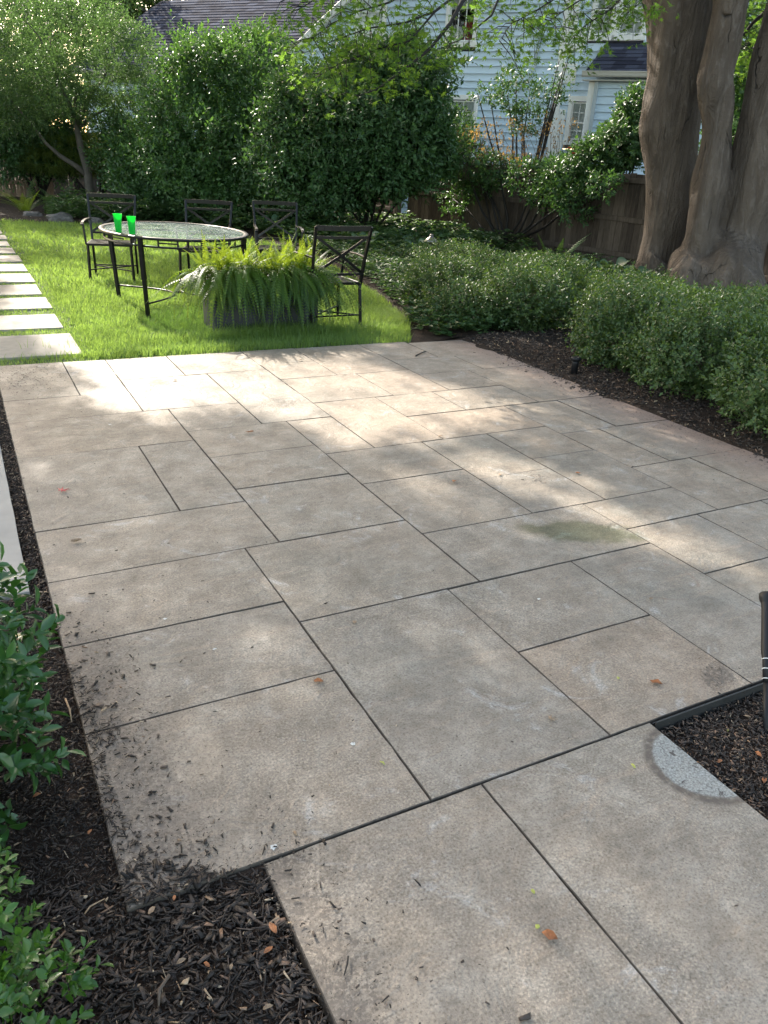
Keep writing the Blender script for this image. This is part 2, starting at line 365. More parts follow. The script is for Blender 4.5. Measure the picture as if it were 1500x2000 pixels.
MT = dict(
    slab=mat_slab(), bark=mat_bark(), soil=mat_soil(), chip=mat_chip(), shingle=mat_shingle(), siding=mat_siding(),
    glass=mat_glass(), top=mat_tabletop(), cup=mat_cup(),
    fence=mat_wood('weathered_board', (.036, .028, .023), (.078, .062, .050), (.135, .110, .090)),
    picket=mat_wood('warm_board', (.12, .085, .06), (.21, .15, .105), (.32, .245, .18)),
    white=simple('white_trim', (.80, .81, .80), .45, var=.05), gutter=simple('grey_gutter', (.50, .49, .45), .4, var=.06),
    black=simple('black_enamel', (.0035, .0035, .004), .33, var=.2, spec=.3), plastic=simple('black_plastic', (.007, .0075, .009), .5, var=.2, spec=.3),
    planter=simple('dark_resin', (.030, .033, .040), .5, var=.15, scale=8, bump=.1),
    steel=simple('edging_steel', (.025, .025, .025), .55, var=.3, bump=.2), bronze=simple('lamp_bronze', (.17, .15, .14), .38, .5, var=.2),
    curtain=simple('curtain', (.72, .73, .74), .9, var=.08), dark=simple('dark_room', (.03, .03, .035), .9), red=simple('red_cloth', (.35, .04, .04), .9),
    turf=simple('turf_soil', (.045, .075, .018), .95, var=.4, scale=14, bump=.5), rock=simple('rock', (.11, .10, .095), .85, var=.35, scale=9, bump=.7),
    stem=simple('woody_stem', (.085, .065, .05), .8, var=.3, bump=.3), twig=simple('dark_twig', (.012, .010, .009), .8, var=.3),
    path=simple('pale_flag', (.25, .225, .185), .75, var=.16, scale=14, bump=.3), concrete=simple('grey_strip', (.30, .28, .25), .75, var=.14, scale=6, bump=.2),
    cstem=simple('grey_bark', (.085, .076, .066), .8, var=.3, scale=8, bump=.4),
    guano=simple('white_spot', (.55, .55, .52), .8, var=.35, scale=150), joint=simple('dirty_joint', (.070, .058, .047), .9, var=.5, scale=60), redleaf=simple('red_petal', (.42, .07, .07), .6, var=.4, scale=90), orange=simple('orange_leaf', (.26, .10, .035), .6, var=.6, scale=80),
    tan=simple('tan_leaf', (.27, .19, .12), .7, var=.5, scale=80), yellow=simple('yellow_leaf', (.42, .44, .10), .6, var=.3),
    pipe=simple('pale_pipe', (.38, .44, .48), .5, var=.06), brick=simple('brick', (.22, .10, .08), .85, var=.3, scale=30),
    shrub=leafmat('shrub_leaf', (.018, .052, .020), (.072, .145, .050), .25, .42, .35, scale=.9),
    shrubL=leafmat('bright_shrub_leaf', (.022, .062, .022), (.090, .18, .058), .32, .42, .4, scale=.9),
    box=leafmat('box_leaf', (.010, .034, .011), (.098, .155, .048), .28, .42, .4, scale=3.0),
    holly=leafmat('glossy_leaf', (.014, .055, .016), (.048, .13, .030), .22, .28, .6, scale=3),
    boxn=leafmat('near_box_leaf', (.016, .065, .012), (.075, .18, .026), .28, .32, .55, scale=5),
    cherry=leafmat('cherry_leaf', (.020, .052, .020), (.085, .145, .052), .40, .45, .4, tcol=(.16, .30, .07), scale=.8),
    maple=leafmat('maple_leaf', (.020, .052, .010), (.085, .17, .026), .5, .5, .3, tcol=(.24, .44, .05), scale=1.2),
    canopy=leafmat('canopy_leaf', (.015, .035, .008), (.04, .075, .015), .25, .6, .2),
    fern=leafmat('fern_leaf', (.012, .042, .010), (.095, .175, .026), .42, .45, .4, tcol=(.42, .56, .035), scale=3),
    dfern=leafmat('dark_fern_leaf', (.03, .075, .025), (.075, .15, .04), .4, .5, .4),
    grass=leafmat('grass_blade', (.034, .082, .020), (.185, .27, .070), .42, .5, .35, tcol=(.42, .62, .10), scale=1.6),
    cover=leafmat('ground_cover_leaf', (.018, .048, .016), (.075, .135, .05), .3, .5, .35, scale=1.5),
    hosta=leafmat('hosta_leaf', (.045, .10, .060), (.11, .18, .10), .3, .4, .5, scale=1),
    yew=leafmat('yew_leaf', (.03, .06, .012), (.10, .14, .02), .3, .6, .3, scale=.8),
    dead=leafmat('dead_flower', (.14, .07, .035), (.36, .22, .12), .35, .8, .2),
    rose=simple('red_rose', (.5, .02, .04), .6),
)

# ------------------------------------------------------------------ foliage generators
def unit(a): return a/np.maximum(np.linalg.norm(a, axis=1, keepdims=True), 1e-9)
T_RHOMB = (np.array([[0, 0, 0], [.45, .5, .10], [1, 0, -.05], [.45, -.5, .10]]), [np.array([[0, 1, 2]]), np.array([[0, 2, 3]])])
T_OVAL = (np.array([[0, 0, 0], [.22, .33, .05], [.6, .46, .07], [1, 0, -.06], [.6, -.46, .07], [.22, -.33, .05], [.5, 0, -.02]]),
          [np.array([[0, 6, 2, 1], [6, 3, 2, 2][:4]])[:1], np.array([[6, 3, 2], [6, 4, 3]]), np.array([[0, 5, 4, 6]])])
T_LEAF8 = (np.array([[0, 0, 0], [.14, .22, .03], [.42, .46, .08], [.75, .33, .05], [1, 0, -.10], [.75, -.33, .05], [.42, -.46, .08], [.14, -.22, .03], [.42, 0, -.03], [.75, 0, -.05]]),
           [np.array([[0, 8, 2, 1], [8, 9, 3, 2], [0, 7, 6, 8], [8, 6, 5, 9]]), np.array([[9, 4, 3], [9, 5, 4]])])
def _maple():
    vs = [(0, 0, 0)]; lob = [(-2.35, .42), (-1.55, .72), (-.78, .92), (0, 1.0), (.78, .92), (1.55, .72), (2.35, .42)]
    pts = []
    for i, (a, r) in enumerate(lob):
        pts.append((math.cos(a)*r+.1, math.sin(a)*r, -.12*r))
        if i < 6:
            a2 = (a+lob[i+1][0])/2; pts.append((math.cos(a2)*.30+.1, math.sin(a2)*.30, .03))
    vs = [(-.02, 0, 0)]+pts
    return (np.array(vs)/1.0, [np.array([[0, i, i+1] for i in range(1, len(pts))])])
T_MAPLE = _maple()

def leaves_mesh(name, P, Dr, N, L, Wd, tpl, tint):
    V, Fs = tpl; n = len(P); k = len(V)
    Dr = unit(Dr); B = unit(np.cross(N, Dr)); N2 = np.cross(Dr, B)
    L = np.broadcast_to(np.asarray(L, float), (n,)); Wd = np.broadcast_to(np.asarray(Wd, float), (n,))
    vv = (P[:, None] + Dr[:, None]*(V[None, :, 0:1]*L[:, None, None]) + B[:, None]*(V[None, :, 1:2]*Wd[:, None, None]) + N2[:, None]*(V[None, :, 2:3]*L[:, None, None]))
    off = (np.arange(n)*k)[:, None, None]
    FF = [(f[None]+off).reshape(-1, f.shape[1]) for f in Fs]
    return npmesh(name, vv.reshape(-1, 3), FF, np.repeat(tint, k))

def lump(P, s, seed=0):
    a = P*s+seed*1.7
    return (np.sin(a[:, 0]*2.1+a[:, 1]*1.3)+np.sin(a[:, 1]*2.7-a[:, 2]*1.9+1)+np.sin(a[:, 2]*2.3+a[:, 0]*1.6+2)+.6*np.sin(a[:, 0]*4.9+a[:, 2]*4.1)+.6*np.sin(a[:, 1]*5.3+a[:, 0]*3.7))/4.2

def blob_points(blobs, n, rng, shell=(.72, 1.05), lumpy=.22, ls=2.0, zmin=-9, seed=0):
    """points on the lumpy outer shell of a union of ellipsoids + outward directions"""
    B = np.array(blobs, float); area = (B[:, 3]*B[:, 4]+B[:, 4]*B[:, 5]+B[:, 3]*B[:, 5])
    which = rng.choice(len(B), int(n*1.9), p=area/area.sum())
    u = unit(rng.normal(size=(len(which), 3))); b = B[which]
    r = rng.uniform(shell[0], shell[1], len(which)) ** .6
    lm = 1+lumpy*lump(b[:, :3]+u*b[:, 3:6], ls, seed)
    P = b[:, :3]+u*b[:, 3:6]*(r*lm)[:, None]
    N = unit(u/b[:, 3:6])
    keep = P[:, 2] > zmin
    for j, bb in enumerate(B):
        d = np.linalg.norm((P-bb[:3])/bb[3:6], axis=1)
        keep &= (d > .66) | (which == j)
    P, N = P[keep][:n], N[keep][:n]
    return P, N

def twig_leaves(P, N, rng, tl, k, spread=.8, up=.35, rnd=.5):
    n = len(P); d = unit(N+np.array([0, 0, up])+rng.normal(size=(n, 3))*rnd)
    u = unit(np.cross(d, np.array([.13, .21, 1.0]))); v = np.cross(d, u)
    PP, DD, NN, TT = [], [], [], []
    tw = rng.uniform(0, 1, n); ln = tl*rng.uniform(.6, 1.25, n)
    ph = rng.uniform(0, 6.28, n)
    for j in range(k):
        t = (j+.6)/k; a = ph+j*2.4
        lat = u*np.cos(a)[:, None]+v*np.sin(a)[:, None]
        s = spread*(1.15-t*.6)
        ld_ = unit(d*.55+lat*s+rng.normal(size=(n, 3))*.12)
        nn = unit(d*1.0-ld_*.4+rng.normal(size=(n, 3))*.35+np.array([0, 0, .4]))
        PP.append(P+d*(ln*t)[:, None]); DD.append(ld_); NN.append(nn)
        TT.append(np.clip(tw*.55+rng.uniform(0, .35, n)+t*.15, 0, 1))
    return np.concatenate(PP), np.concatenate(DD), np.concatenate(NN), np.concatenate(TT), d, ln

def shrub_mesh(name, blobs, n, tl, k, L, Wf, tpl=T_RHOMB, seed=1, zmin=-9, up=.35, spread=.8, inner=.35, lumpy=.22, ls=2.0, rnd=.5, shell=(.72, 1.05)):
    rng = np.random.default_rng(seed)
    P, N = blob_points(blobs, n, rng, shell, lumpy, ls, zmin, seed)
    if inner:
        P2, N2 = blob_points(blobs, int(n*inner), rng, (.25, .7), lumpy, ls, zmin, seed); P = np.concatenate([P, P2]); N = np.concatenate([N, N2])
    PP, DD, NN, TT, d, ln = twig_leaves(P, N, rng, tl, k, spread, up, rnd)
    sz = L*rng.uniform(.65, 1.2, len(PP))
    return leaves_mesh(name, PP, DD, NN, sz, sz*Wf, tpl, TT)

def stems(parent, base, blobs, r=.02, n=6, mat=None, name='stem', seed=0):
    rnd = random.Random(seed); mb = MB()
    for i in range(n):
        b = blobs[i % len(blobs)]
        e = Vector((b[0]+rnd.uniform(-.5, .5)*b[3], b[1]+rnd.uniform(-.5, .5)*b[4], b[2]+rnd.uniform(0, .6)*b[5]))
        s = Vector(base)+Vector((rnd.uniform(-.15, .15)*b[3], rnd.uniform(-.15, .15)*b[4], 0))
        m1 = s.lerp(e, .35)+Vector((rnd.uniform(-.1, .1), rnd.uniform(-.1, .1), .1*b[5])); m2 = s.lerp(e, .7)+Vector((rnd.uniform(-.08, .08), rnd.uniform(-.08, .08), .05))
        mb.tube([s, m1, m2, e], [r, r*.8, r*.55, r*.25], 6)
    return mb.build(name, mat or MT['stem'], parent)

def make_shrub(name, blobs, label, cat, mat, group=None, n=800, tl=.06, k=7, L=.02, Wf=.55, stem_r=.008, ns=8, seed=1, part='foliage', **kw):
    b = np.array(blobs); z0 = kw.pop('ground', 0.0)
    base = Vector((b[:, 0].mean(), b[:, 1].mean(), z0)); loc = [(x-base.x, y-base.y, z-base.z, *r) for x, y, z, *r in blobs]
    root = empty(name, base, 0, label, cat, group)
    link(part, shrub_mesh(part, loc, n, tl, k, L, Wf, seed=seed, zmin=.02, **kw), mat, root)
    if ns: stems(root, (0, 0, -.02), loc, stem_r, ns, seed=seed)
    return root

def frond_mesh(name, fronds, pin_w=.3, npin=24, tint0=.5, rng=None):
    """fronds: list of (base, az, length, elev0, droop, width)"""
    rng = rng or np.random.default_rng(3); V, F3, F4, T = [], [], [], []
    for (bs, az, L, el, dr, W) in fronds:
        h = np.array([math.cos(az), math.sin(az), 0]); side = np.array([-h[1], h[0], 0]); p = np.array(bs, float); ang = el
        tnt = float(np.clip(tint0+rng.uniform(-.5, .5), 0, 1)); st = L/npin; tw = rng.uniform(-.5, .5); pts = []
        for i in range(npin+1):
            pts.append((p.copy(), ang)); d = h*math.cos(ang)+np.array([0, 0, 1])*math.sin(ang); p = p+d*st; ang -= dr/npin*(1.7-1.4*i/npin)
        side = side*math.cos(tw)+np.array([0, 0, 1])*math.sin(tw)*.6
        for i in range(1, npin+1):
            t = i/npin; q, a = pts[i]; d = h*math.cos(a)+np.array([0, 0, 1])*math.sin(a)
            pl = W*(math.sin(math.pi*min(1, t*.88+.10))**.6)*(1-t**3*.75)
            if t < .08: continue
            nrm = np.cross(d, side)
            for sg in (-1, 1):
                e = q+side*sg*pl+d*pl*.28-nrm*0-np.array([0, 0, pl*.25]); wv = d*st*.24; o = len(V)
                V += [q-wv*.8, q+wv*.8, (q+e)/2+wv+nrm*.004, e, (q+e)/2-wv+nrm*.004]; F4.append([o, o+1, o+2, o+4]); F3.append([o+4, o+2, o+3]); T += [tnt]*5
        for i in range(npin):    # rachis
            q, _ = pts[i]; q2, _ = pts[i+1]; ww = side*.0022; o = len(V); V += [q-ww, q+ww, q2+ww, q2-ww]; F4.append([o, o+1, o+2, o+3]); T += [tnt*.6]*4
    return npmesh(name, np.array(V), [np.array(F4), np.array(F3)], np.array(T))

def inpoly(x, y, poly):
    x = np.asarray(x); y = np.asarray(y); c = np.zeros(x.shape, bool); n = len(poly)
    for i in range(n):
        x1, y1 = poly[i][:2]; x2, y2 = poly[(i+1) % n][:2]
        cond = ((y1 > y) != (y2 > y)); t = (y-y1)/((y2-y1) if y2 != y1 else 1e-9)
        c ^= cond & (x < x1+t*(x2-x1))
    return c

#=== GROUND ===
U = .1524; A0, B0 = .87396, 1.24991
def S(i, j): return (A0+i*U, B0+j*U)
# ground sheet to the horizon
g = MB(); g.poly([(-250, -250, -.075), (250, -250, -.075), (250, 250, -.075), (-250, 250, -.075)])
tag(g.build('ground', MT['soil']), kind='structure')
# bluestone patio, pattern laid on the six inch module read off the photograph
SL = [(-5,-2,26,32),(-2,0,26,32),(-5,0,23,26),(0,3,28,32),(3,7,28,32),(0,4,23,28),(4,7,24,28),(4,7,20,24),(-5,1,19,23),(1,4,20,23),
      (-5,-1,13,19),(-1,1,13,19),(1,5,17,20),(1,5,14,17),(5,7,16,20),(5,9,13,16),(7,10,16,22),(7,11,22,26),(7,10,26,29),(7,10,29,32),
      (10,14,26,32),(14,17,28,32),(14,18,25,28),(11,14,22,26),(14,17,22,25),(10,13,19,22),(13,17,19,22),(10,15,16,19),(15,18,15,19),(18,21,15,19),
      (17,21,19,25),(18,21,25,28),(17,21,28,31.6),(9,12,12,16),(12,15,13,16),(9,12,9,12),(12,15,9,13),(15,17,11,15),(17,21,11,15),(15,18,7,11),(18,21,7,11),
      (5,9,9,13),(1,5,10,14),(-5,1,10,13),(5,11,6,9),(11,15,7,9),(11,14,4,7),(14,17,4,7),(17,21,3,7),(-5,0,7,10),(0,5,6,10),(0,4,0,6),(-5,0,4,7),(-5,0,0,4),
      (4,8,3,6),(8,11,0,6),(4,8,0,3),(11,15,0,4),(15,17,0,4),(17,21,0,3),(1,5,-7,0),(-3,1,-7,0),(-3,1,-13,-7),(1,5,-13,-7)]
def slab(mb, x0, x1, y0, y1, z, th, rnd, tint, tilt=.0010, gap=.0017):
    b = .0022; x0 += gap*rnd.uniform(.6, 1.5); x1 -= gap*rnd.uniform(.6, 1.6); y0 += gap*rnd.uniform(1.0, 2.3); y1 -= gap*rnd.uniform(.8, 1.8)
    n = 14
    def edge(ax, ay, bx, by, inset):
        o = []
        for k in range(n):
            t = k/n; j = rnd.uniform(-.0011, .0009)*(2.6 if rnd.random() < .08 else 1) if k else 0
            dx, dy = bx-ax, by-ay; l = math.hypot(dx, dy)
            o.append((ax+dx*t-dy/l*j, ay+dy*t+dx/l*j))
        return o
    ring = edge(x0, y0, x1, y0, 0)+edge(x1, y0, x1, y1, 0)+edge(x1, y1, x0, y1, 0)+edge(x0, y1, x0, y0, 0)
    cx, cy = (x0+x1)/2, (y0+y1)/2; tx, ty = rnd.uniform(-tilt, tilt), rnd.uniform(-tilt, tilt)
    def zz(x, y): return z+tx*(x-cx)/max(.3, x1-x0)*2+ty*(y-cy)/max(.3, y1-y0)*2
    def ins(p): return (p[0]+(b if p[0] < cx else -b)*(1 if abs(abs(p[0]-cx)-(x1-x0)/2) < .006 else 0), p[1]+(b if p[1] < cy else -b)*(1 if abs(abs(p[1]-cy)-(y1-y0)/2) < .01 else 0))
    m = len(ring); vs = [(*p, z-th) for p in ring]+[(*p, zz(*p)-b) for p in ring]+[(*ins(p), zz(*p)) for p in ring]
    fs = [(k, (k+1) % m, m+(k+1) % m, m+k) for k in range(m)]+[(m+k, m+(k+1) % m, 2*m+(k+1) % m, 2*m+k) for k in range(m)]+[tuple(2*m+k for k in range(m))]
    mb.add(vs, fs, False, tint)
rp = random.Random(5); pm = MB()
for (i0, i1, j0, j1) in SL:
    x0, y0 = S(i0, j0); x1, y1 = S(i1, j1)
    warm = .75 if (i0 >= 7 and j0 >= 16) else .45
    slab(pm, x0, x1, y0, y1, rp.uniform(-.0012, .0012), .045, rp, min(1, max(0, rp.gauss(warm-.05, .17))))
po = pm.build('patio', [MT['slab'], MT['joint']])
po.data.polygons.foreach_set('material_index', np.tile(np.r_[np.ones(112, np.int32), np.zeros(1, np.int32)], len(SL)))   # 56 side + 56 arris faces, then the top
tag(po, kind='structure')
jb = MB(); jb.poly([(A0-5*U+.01, B0+.01, -.034), (A0+21*U-.01, B0+.01, -.034), (A0+21*U-.01, B0+31.9*U, -.022), (A0-5*U+.01, B0+31.9*U, -.022)])
jb.poly([(A0-3*U+.01, -1, -.022), (A0+5*U-.01, -1, -.022), (A0+5*U-.01, B0+.01, -.022), (A0-3*U+.01, B0+.01, -.022)])
tag(jb.build('joint_sand', MT['soil']), kind='structure')
# paved strip along the left of the patio
sm = MB(); slab(sm, -1.5, .052, 2.74, 5.25, -.004, .09, rp, .2)
slab(sm, -1.5, .03, 5.27, 7.0, -.012, .09, rp, .3)
tag(sm.build('side_path', MT['concrete']), kind='structure')
# stepping stones beside the lawn
ords = ['first stepping stone, the large one nearest the patio corner', 'second stepping stone from the patio, in full sun', 'third stepping stone from the patio', 'fourth stepping stone from the patio', 'fifth stepping stone from the patio', 'sixth stepping stone from the patio', 'seventh stepping stone from the patio', 'eighth stepping stone from the patio, in the shade', 'ninth stepping stone from the patio, in the shade', 'tenth stepping stone from the patio', 'eleventh stepping stone from the patio', 'farthest stepping stone, by the planting bed']
ys = [(6.36, 7.12), (7.37, 8.02), (8.32, 8.95), (9.14, 9.80), (10.0, 10.66), (10.86, 11.52), (11.75, 12.4), (12.65, 13.3), (13.55, 14.2), (14.45, 15.1), (15.35, 16.0), (16.25, 16.9)]
for (y0, y1), lb in zip(ys, ords):
    mb = MB(); slab(mb, -.46+rp.uniform(-.02, .02)+.3, .74+rp.uniform(-.015, .015), y0, y1, .002, .04, rp, rp.random())
    tag(mb.build('stepping_stone', MT['path']), lb, 'stepping stone', 'stepping stones beside the lawn')
# lawn sheet
LAWN = [(-.35, B0+32*U+.02), (3.55, B0+32*U+.02), (3.95, 6.9), (4.35, 8.2), (4.8, 10.2), (5.15, 12.2), (5.05, 14.2), (4.6, 16.2), (3.9, 17.4), (2.6, 17.3), (1.6, 17.6), (.7, 18.1), (-.4, 18.4), (-3, 18.4), (-3, B0+32*U+1.2), (-.35, B0+32*U+1.2)]
lm = MB(); lm.poly([(x, y, -.018) for x, y in LAWN]); tag(lm.build('lawn', MT['turf']), kind='structure')

def grass_mesh(name, P, H, Wd, rng):
    n = len(P); az = rng.uniform(0, 6.28, n); d = np.stack([np.cos(az), np.sin(az), np.zeros(n)], 1); s = np.stack([-np.sin(az), np.cos(az), np.zeros(n)], 1)
    bend = rng.uniform(.1, .9, n)*H; up = np.array([0, 0, 1.0])
    q = lambda a: a[:, None]
    v = np.stack([P-s*q(Wd/2), P+s*q(Wd/2), P+up*q(H*.5)+d*q(bend*.25)+s*q(Wd*.42), P+up*q(H*.5)+d*q(bend*.25)-s*q(Wd*.42), P+up*q(H*.92)+d*q(bend)], 1)
    o = (np.arange(n)*5)[:, None]
    return npmesh(name, v.reshape(-1, 3), [o+np.array([[0, 1, 2, 3]]), o+np.array([[3, 2, 4]])], np.repeat(np.clip(.5+.30*lump(np.stack([P[:, 0]*1.9, P[:, 1]*1.9, P[:, 0]*0], 1), 1.0, 4)+rng.normal(0, .2, n), 0, 1), 5))
def in_stone(x, y):
    m = np.zeros(len(x), bool)
    for (y0, y1) in ys: m |= (x < .73) & (x > -.6) & (y > y0+.015) & (y < y1-.015)
    return m
GP, GH, GW = [], [], []
for (ya, yb, dens, h, wd) in ((6.1, 7.4, 9000, .062, .0042), (7.4, 9.5, 5200, .062, .0055), (9.5, 12.5, 2600, .062, .008), (12.5, 18.4, 1100, .065, .012)):
    n = int(dens*(yb-ya)*6.2); x = RNG.uniform(-.6, 5.6, n); y = RNG.uniform(ya, yb, n)
    k = inpoly(x, y, LAWN) & ~in_stone(x, y)
    edge = np.clip((x-.74)/.15, .45, 1)
    cl = lump(np.stack([x*9, y*9, x*0], 1), 1.0)
    hh = h*edge*RNG.uniform(.5, 1.3, n)*(1+.35*cl)
    cap = (y < 6.35) & (RNG.random(n) < .35)
    k &= ~((x < .72) & (RNG.random(n) < .45)) & ~cap
    GP.append(np.stack([x, y, np.full(n, -.018)], 1)[k]); GH.append(hh[k]); GW.append(np.full(n, wd)[k])
# longer tufts along the patio edge, round the planter and at the bed edge
for (cx, cy, sx, sy, n, h) in ((2.4, 6.62, 1.3, .10, 5000, .11), (2.5, 6.78, .6, .06, 1200, .13), (3.75, 7.1, .25, .35, 2500, .12), (1.3, 6.3, .9, .05, 1800, .07)):
    x = RNG.normal(cx, sx*.5, n); y = RNG.normal(cy, sy*.5, n); k = (y > B0+32*U+.01) & inpoly(x, y, LAWN)
    GP.append(np.stack([x, y, np.full(n, -.018)], 1)[k]); GH.append((h*RNG.uniform(.4, 1.2, n))[k]); GW.append(np.full(n, .0042)[k])
tag(link('grass', grass_mesh('grass', np.concatenate(GP), np.concatenate(GH), np.concatenate(GW), RNG), MT['grass']), 'bright green uneven lawn grass lit by low sun', 'grass', kind='stuff')

# planting beds: slightly mounded soil
def bed(name, fn, x0, x1, y0, y1, step, z=0.0):
    nx = int((x1-x0)/step)+1; ny = int((y1-y0)/step)+1; vs = []; fs = []
    for j in range(ny):
        for i in range(nx):
            x = x0+(x1-x0)*i/(nx-1); y = y0+(y1-y0)*j/(ny-1)
            vs.append((x, y, fn(x, y)+noise.noise((x*7, y*7, 0))*.012+noise.noise((x*25, y*25, 3))*.005))
    fs = [(j*nx+i, j*nx+i+1, (j+1)*nx+i+1, (j+1)*nx+i) for j in range(ny-1) for i in range(nx-1)]
    m = MB(); m.add(vs, fs, True); return tag(m.build(name, MT['soil']), kind='structure')
sstep = lambda a, b, x: (lambda t: t*t*(3-2*t))(min(1, max(0, (x-a)/(b-a))))
# soil spills over the patio's right edge
def zr(x, y):
    return -.012+.05*sstep(3.9, 4.5, x+.12*noise.noise((y*1.1, 0, 5)))+.03*sstep(4.5, 6, x)
bed('planting_bed', zr, 3.72, 10.6, 1.2, 6.12, .06)
bed('rear_bed', lambda x, y: -.03+.05*sstep(0, .6, x-(3.55 if y < 6.4 else 3.9+min(1.1, max(0, (y-6.9)*.28)) if y < 13 else 5.1-(y-13)*.3)), 3.4, 14, 6.12, 31, .22)
bed('back_bed', lambda x, y: .0+.04*sstep(17.4, 18.6, y+(x-1)*.25*(1 if x > 1 else 0)), -8, 5.2, 17.6, 31, .3)
bed('corner_bed', lambda x, y: -.036+.004*noise.noise((x*3, y*3, 9)), A0+5*U+.012, 3.2, -1.0, B0-.03, .03)
MUL = [G(*p) for p in ((90, 1215), (140, 1300), (190, 1345), (185, 1400), (250, 1428), (205, 1475), (222, 1550), (268, 1640), (335, 1690), (415, 1708), (513, 1690), (545, 1760), (590, 1870), (645, 2010), (680, 2200))]
MULP = [(v.x, v.y) for v in MUL]+[(.5, -.6), (-2.5, -.6), (-2.5, 2.72), (.05, 2.72), (.085, 2.6)]
def zl(x, y):
    # rises a little over the buried corner of the slab, otherwise just below the paving
    over = 1 if (x > .112 and y > B0) else 0
    e = sstep(.5, .0, math.hypot(max(0, x-.13), max(0, 1.6-y)*0))
    return -.010 if over else -.018-.02*sstep(.0, -1.0, x)
nx = 0
bl = MB(); st = .025; vs = {}; fs = []
for i in range(-80, 22):
    for j in range(-30, 112):
        x, y = i*st, j*st
        vs[(i, j)] = (x, y, zl(x, y)+noise.noise((x*9, y*9, 0))*.008)
keys = {k: n for n, k in enumerate(vs)}
cx = np.array([(k[0]+.5)*st for k in vs]); cy = np.array([(k[1]+.5)*st for k in vs]); ins = inpoly(cx, cy, MULP)
for (k, ok) in zip(vs, ins):
    i, j = k
    if ok and (i+1, j+1) in keys and not ((i+1)*st > .112 and (j+1)*st < B0 and (i+1)*st > .41): fs.append((keys[k], keys[(i+1, j)], keys[(i+1, j+1)], keys[(i, j+1)]))
bl.add(list(vs.values()), fs, True); tag(bl.build('mulch_bed', MT['soil']), kind='structure')

def chips_mesh(name, P, L, Wd, Th, rng, tint, tiltz=.35):
    n = len(P); az = rng.uniform(0, 6.28, n); el = rng.normal(0, tiltz, n)
    d = np.stack([np.cos(az)*np.cos(el), np.sin(az)*np.cos(el), np.sin(el)], 1)
    s = unit(np.cross(np.array([0, 0, 1.0])+rng.normal(0, tiltz, (n, 3)), d)); u = np.cross(d, s)
    c = np.array([[-1, -.7, -1], [1, -.35, -1], [.92, .5, -1], [-.85, .8, -1], [-.95, -.6, 1], [.9, -.3, 1], [.8, .45, 1], [-.8, .7, 1.0]])
    c = c[None]*(1+rng.uniform(-.3, .3, (n, 8, 3)))
    v = P[:, None]+d[:, None]*(c[..., 0:1]*(L/2)[:, None, None])+s[:, None]*(c[..., 1:2]*(Wd/2)[:, None, None])+u[:, None]*(c[..., 2:3]*(Th/2)[:, None, None])
    o = (np.arange(n)*8)[:, None, None]; f = np.array([[0, 3, 2, 1], [4, 5, 6, 7], [0, 1, 5, 4], [1, 2, 6, 5], [2, 3, 7, 6], [3, 0, 4, 7]])
    return npmesh(name, v.reshape(-1, 3), [(f[None]+o).reshape(-1, 4)], np.repeat(tint, 8))
# wood chips: dense in the bed, thinning over the paving
n = 130000; x = RNG.uniform(-1.0, .75, n); y = RNG.uniform(.2, 2.75, n); k = inpoly(x, y, MULP)
slabx = (x > .112) & (y > B0); dens = np.clip(1.3-(y-1.0)*.25, .6, 1.3)*np.where(slabx, .75, 1)*np.where((y > 1.3) & ~slabx, 1.5, 1); k &= RNG.random(n) < dens*.62
x, y = x[k], y[k]; n = len(x)
big = RNG.random(n) < .55
pop = RNG.random(n); near = np.where(y > 1.35, .6, 1.0)
Lc = np.where(pop < .42, RNG.uniform(.010, .040, n), np.where(pop < .60, RNG.uniform(.012, .030, n), RNG.uniform(.003, .010, n)))*near
Wc = np.where(pop < .42, RNG.uniform(.06, .22, n), np.where(pop < .60, RNG.uniform(.35, .75, n), RNG.uniform(.3, .8, n)))*Lc
Tc = np.where(pop < .42, RNG.uniform(.35, .8, n)*Wc, np.where(pop < .60, RNG.uniform(.08, .2, n)*Wc, RNG.uniform(.3, .7, n)*Wc))
slabx = (x > .112) & (y > B0); z = np.where(slabx, .003, np.array([zl(a, b) for a, b in zip(x, y)]))+RNG.uniform(.001, .013, n)*np.where(slabx, .45, 1)
tn = np.where(RNG.random(n) < .04, RNG.uniform(.88, 1, n), RNG.beta(1.3, 1.6, n)*.86)
tag(link('mulch_chips', chips_mesh('mulch_chips', np.stack([x, y, z], 1), Lc, np.maximum(.0015, Wc), np.maximum(.001, Tc), RNG, tn, .24), MT['chip']), 'dark shredded bark mulch heaped in the corner bed', 'mulch', kind='stuff')
# loose bits scattered on the paving
n = 190000; x = RNG.uniform(.1, 4.1, n); y = RNG.uniform(.3, 6.1, n)
def segd(x, y, pts):
    d = np.full(x.shape, 9.0)
    for (a, b) in zip(pts[:-1], pts[1:]):
        ax_, ay = a; bx, by = b; vx, vy = bx-ax_, by-ay; t = np.clip(((x-ax_)*vx+(y-ay)*vy)/(vx*vx+vy*vy), 0, 1)
        d = np.minimum(d, np.hypot(x-ax_-t*vx, y-ay-t*vy))
    return d
dl = segd(x, y, [(v.x, v.y) for v in MUL[:14]]); dr_ = segd(x, y, [(4.05, 1.5), (4.0, 3.0), (4.05, 6.0)]); dL = segd(x, y, [(.11, 2.5), (.11, 6.1)])
cl = .5+.5*lump(np.stack([x*3, y*3, x*0], 1), 1.0)
pr = .85*np.exp(-dl/.075)*(.3+cl)+.10*np.exp(-dl/.28)*(.3+cl)+.35*np.exp(-dr_/.10)+.04*np.exp(-dr_/.4)+.07*np.exp(-dL/.22)*cl+.0022
pr += .9*np.exp(-((x-2.02)**2+(y-1.33)**2)/.0035)+.8*np.exp(-((x-.25)**2/.05+(y-5.75)**2/.12))+.9*np.exp(-((x-2.55)**2+(y-2.98)**2)/.003)
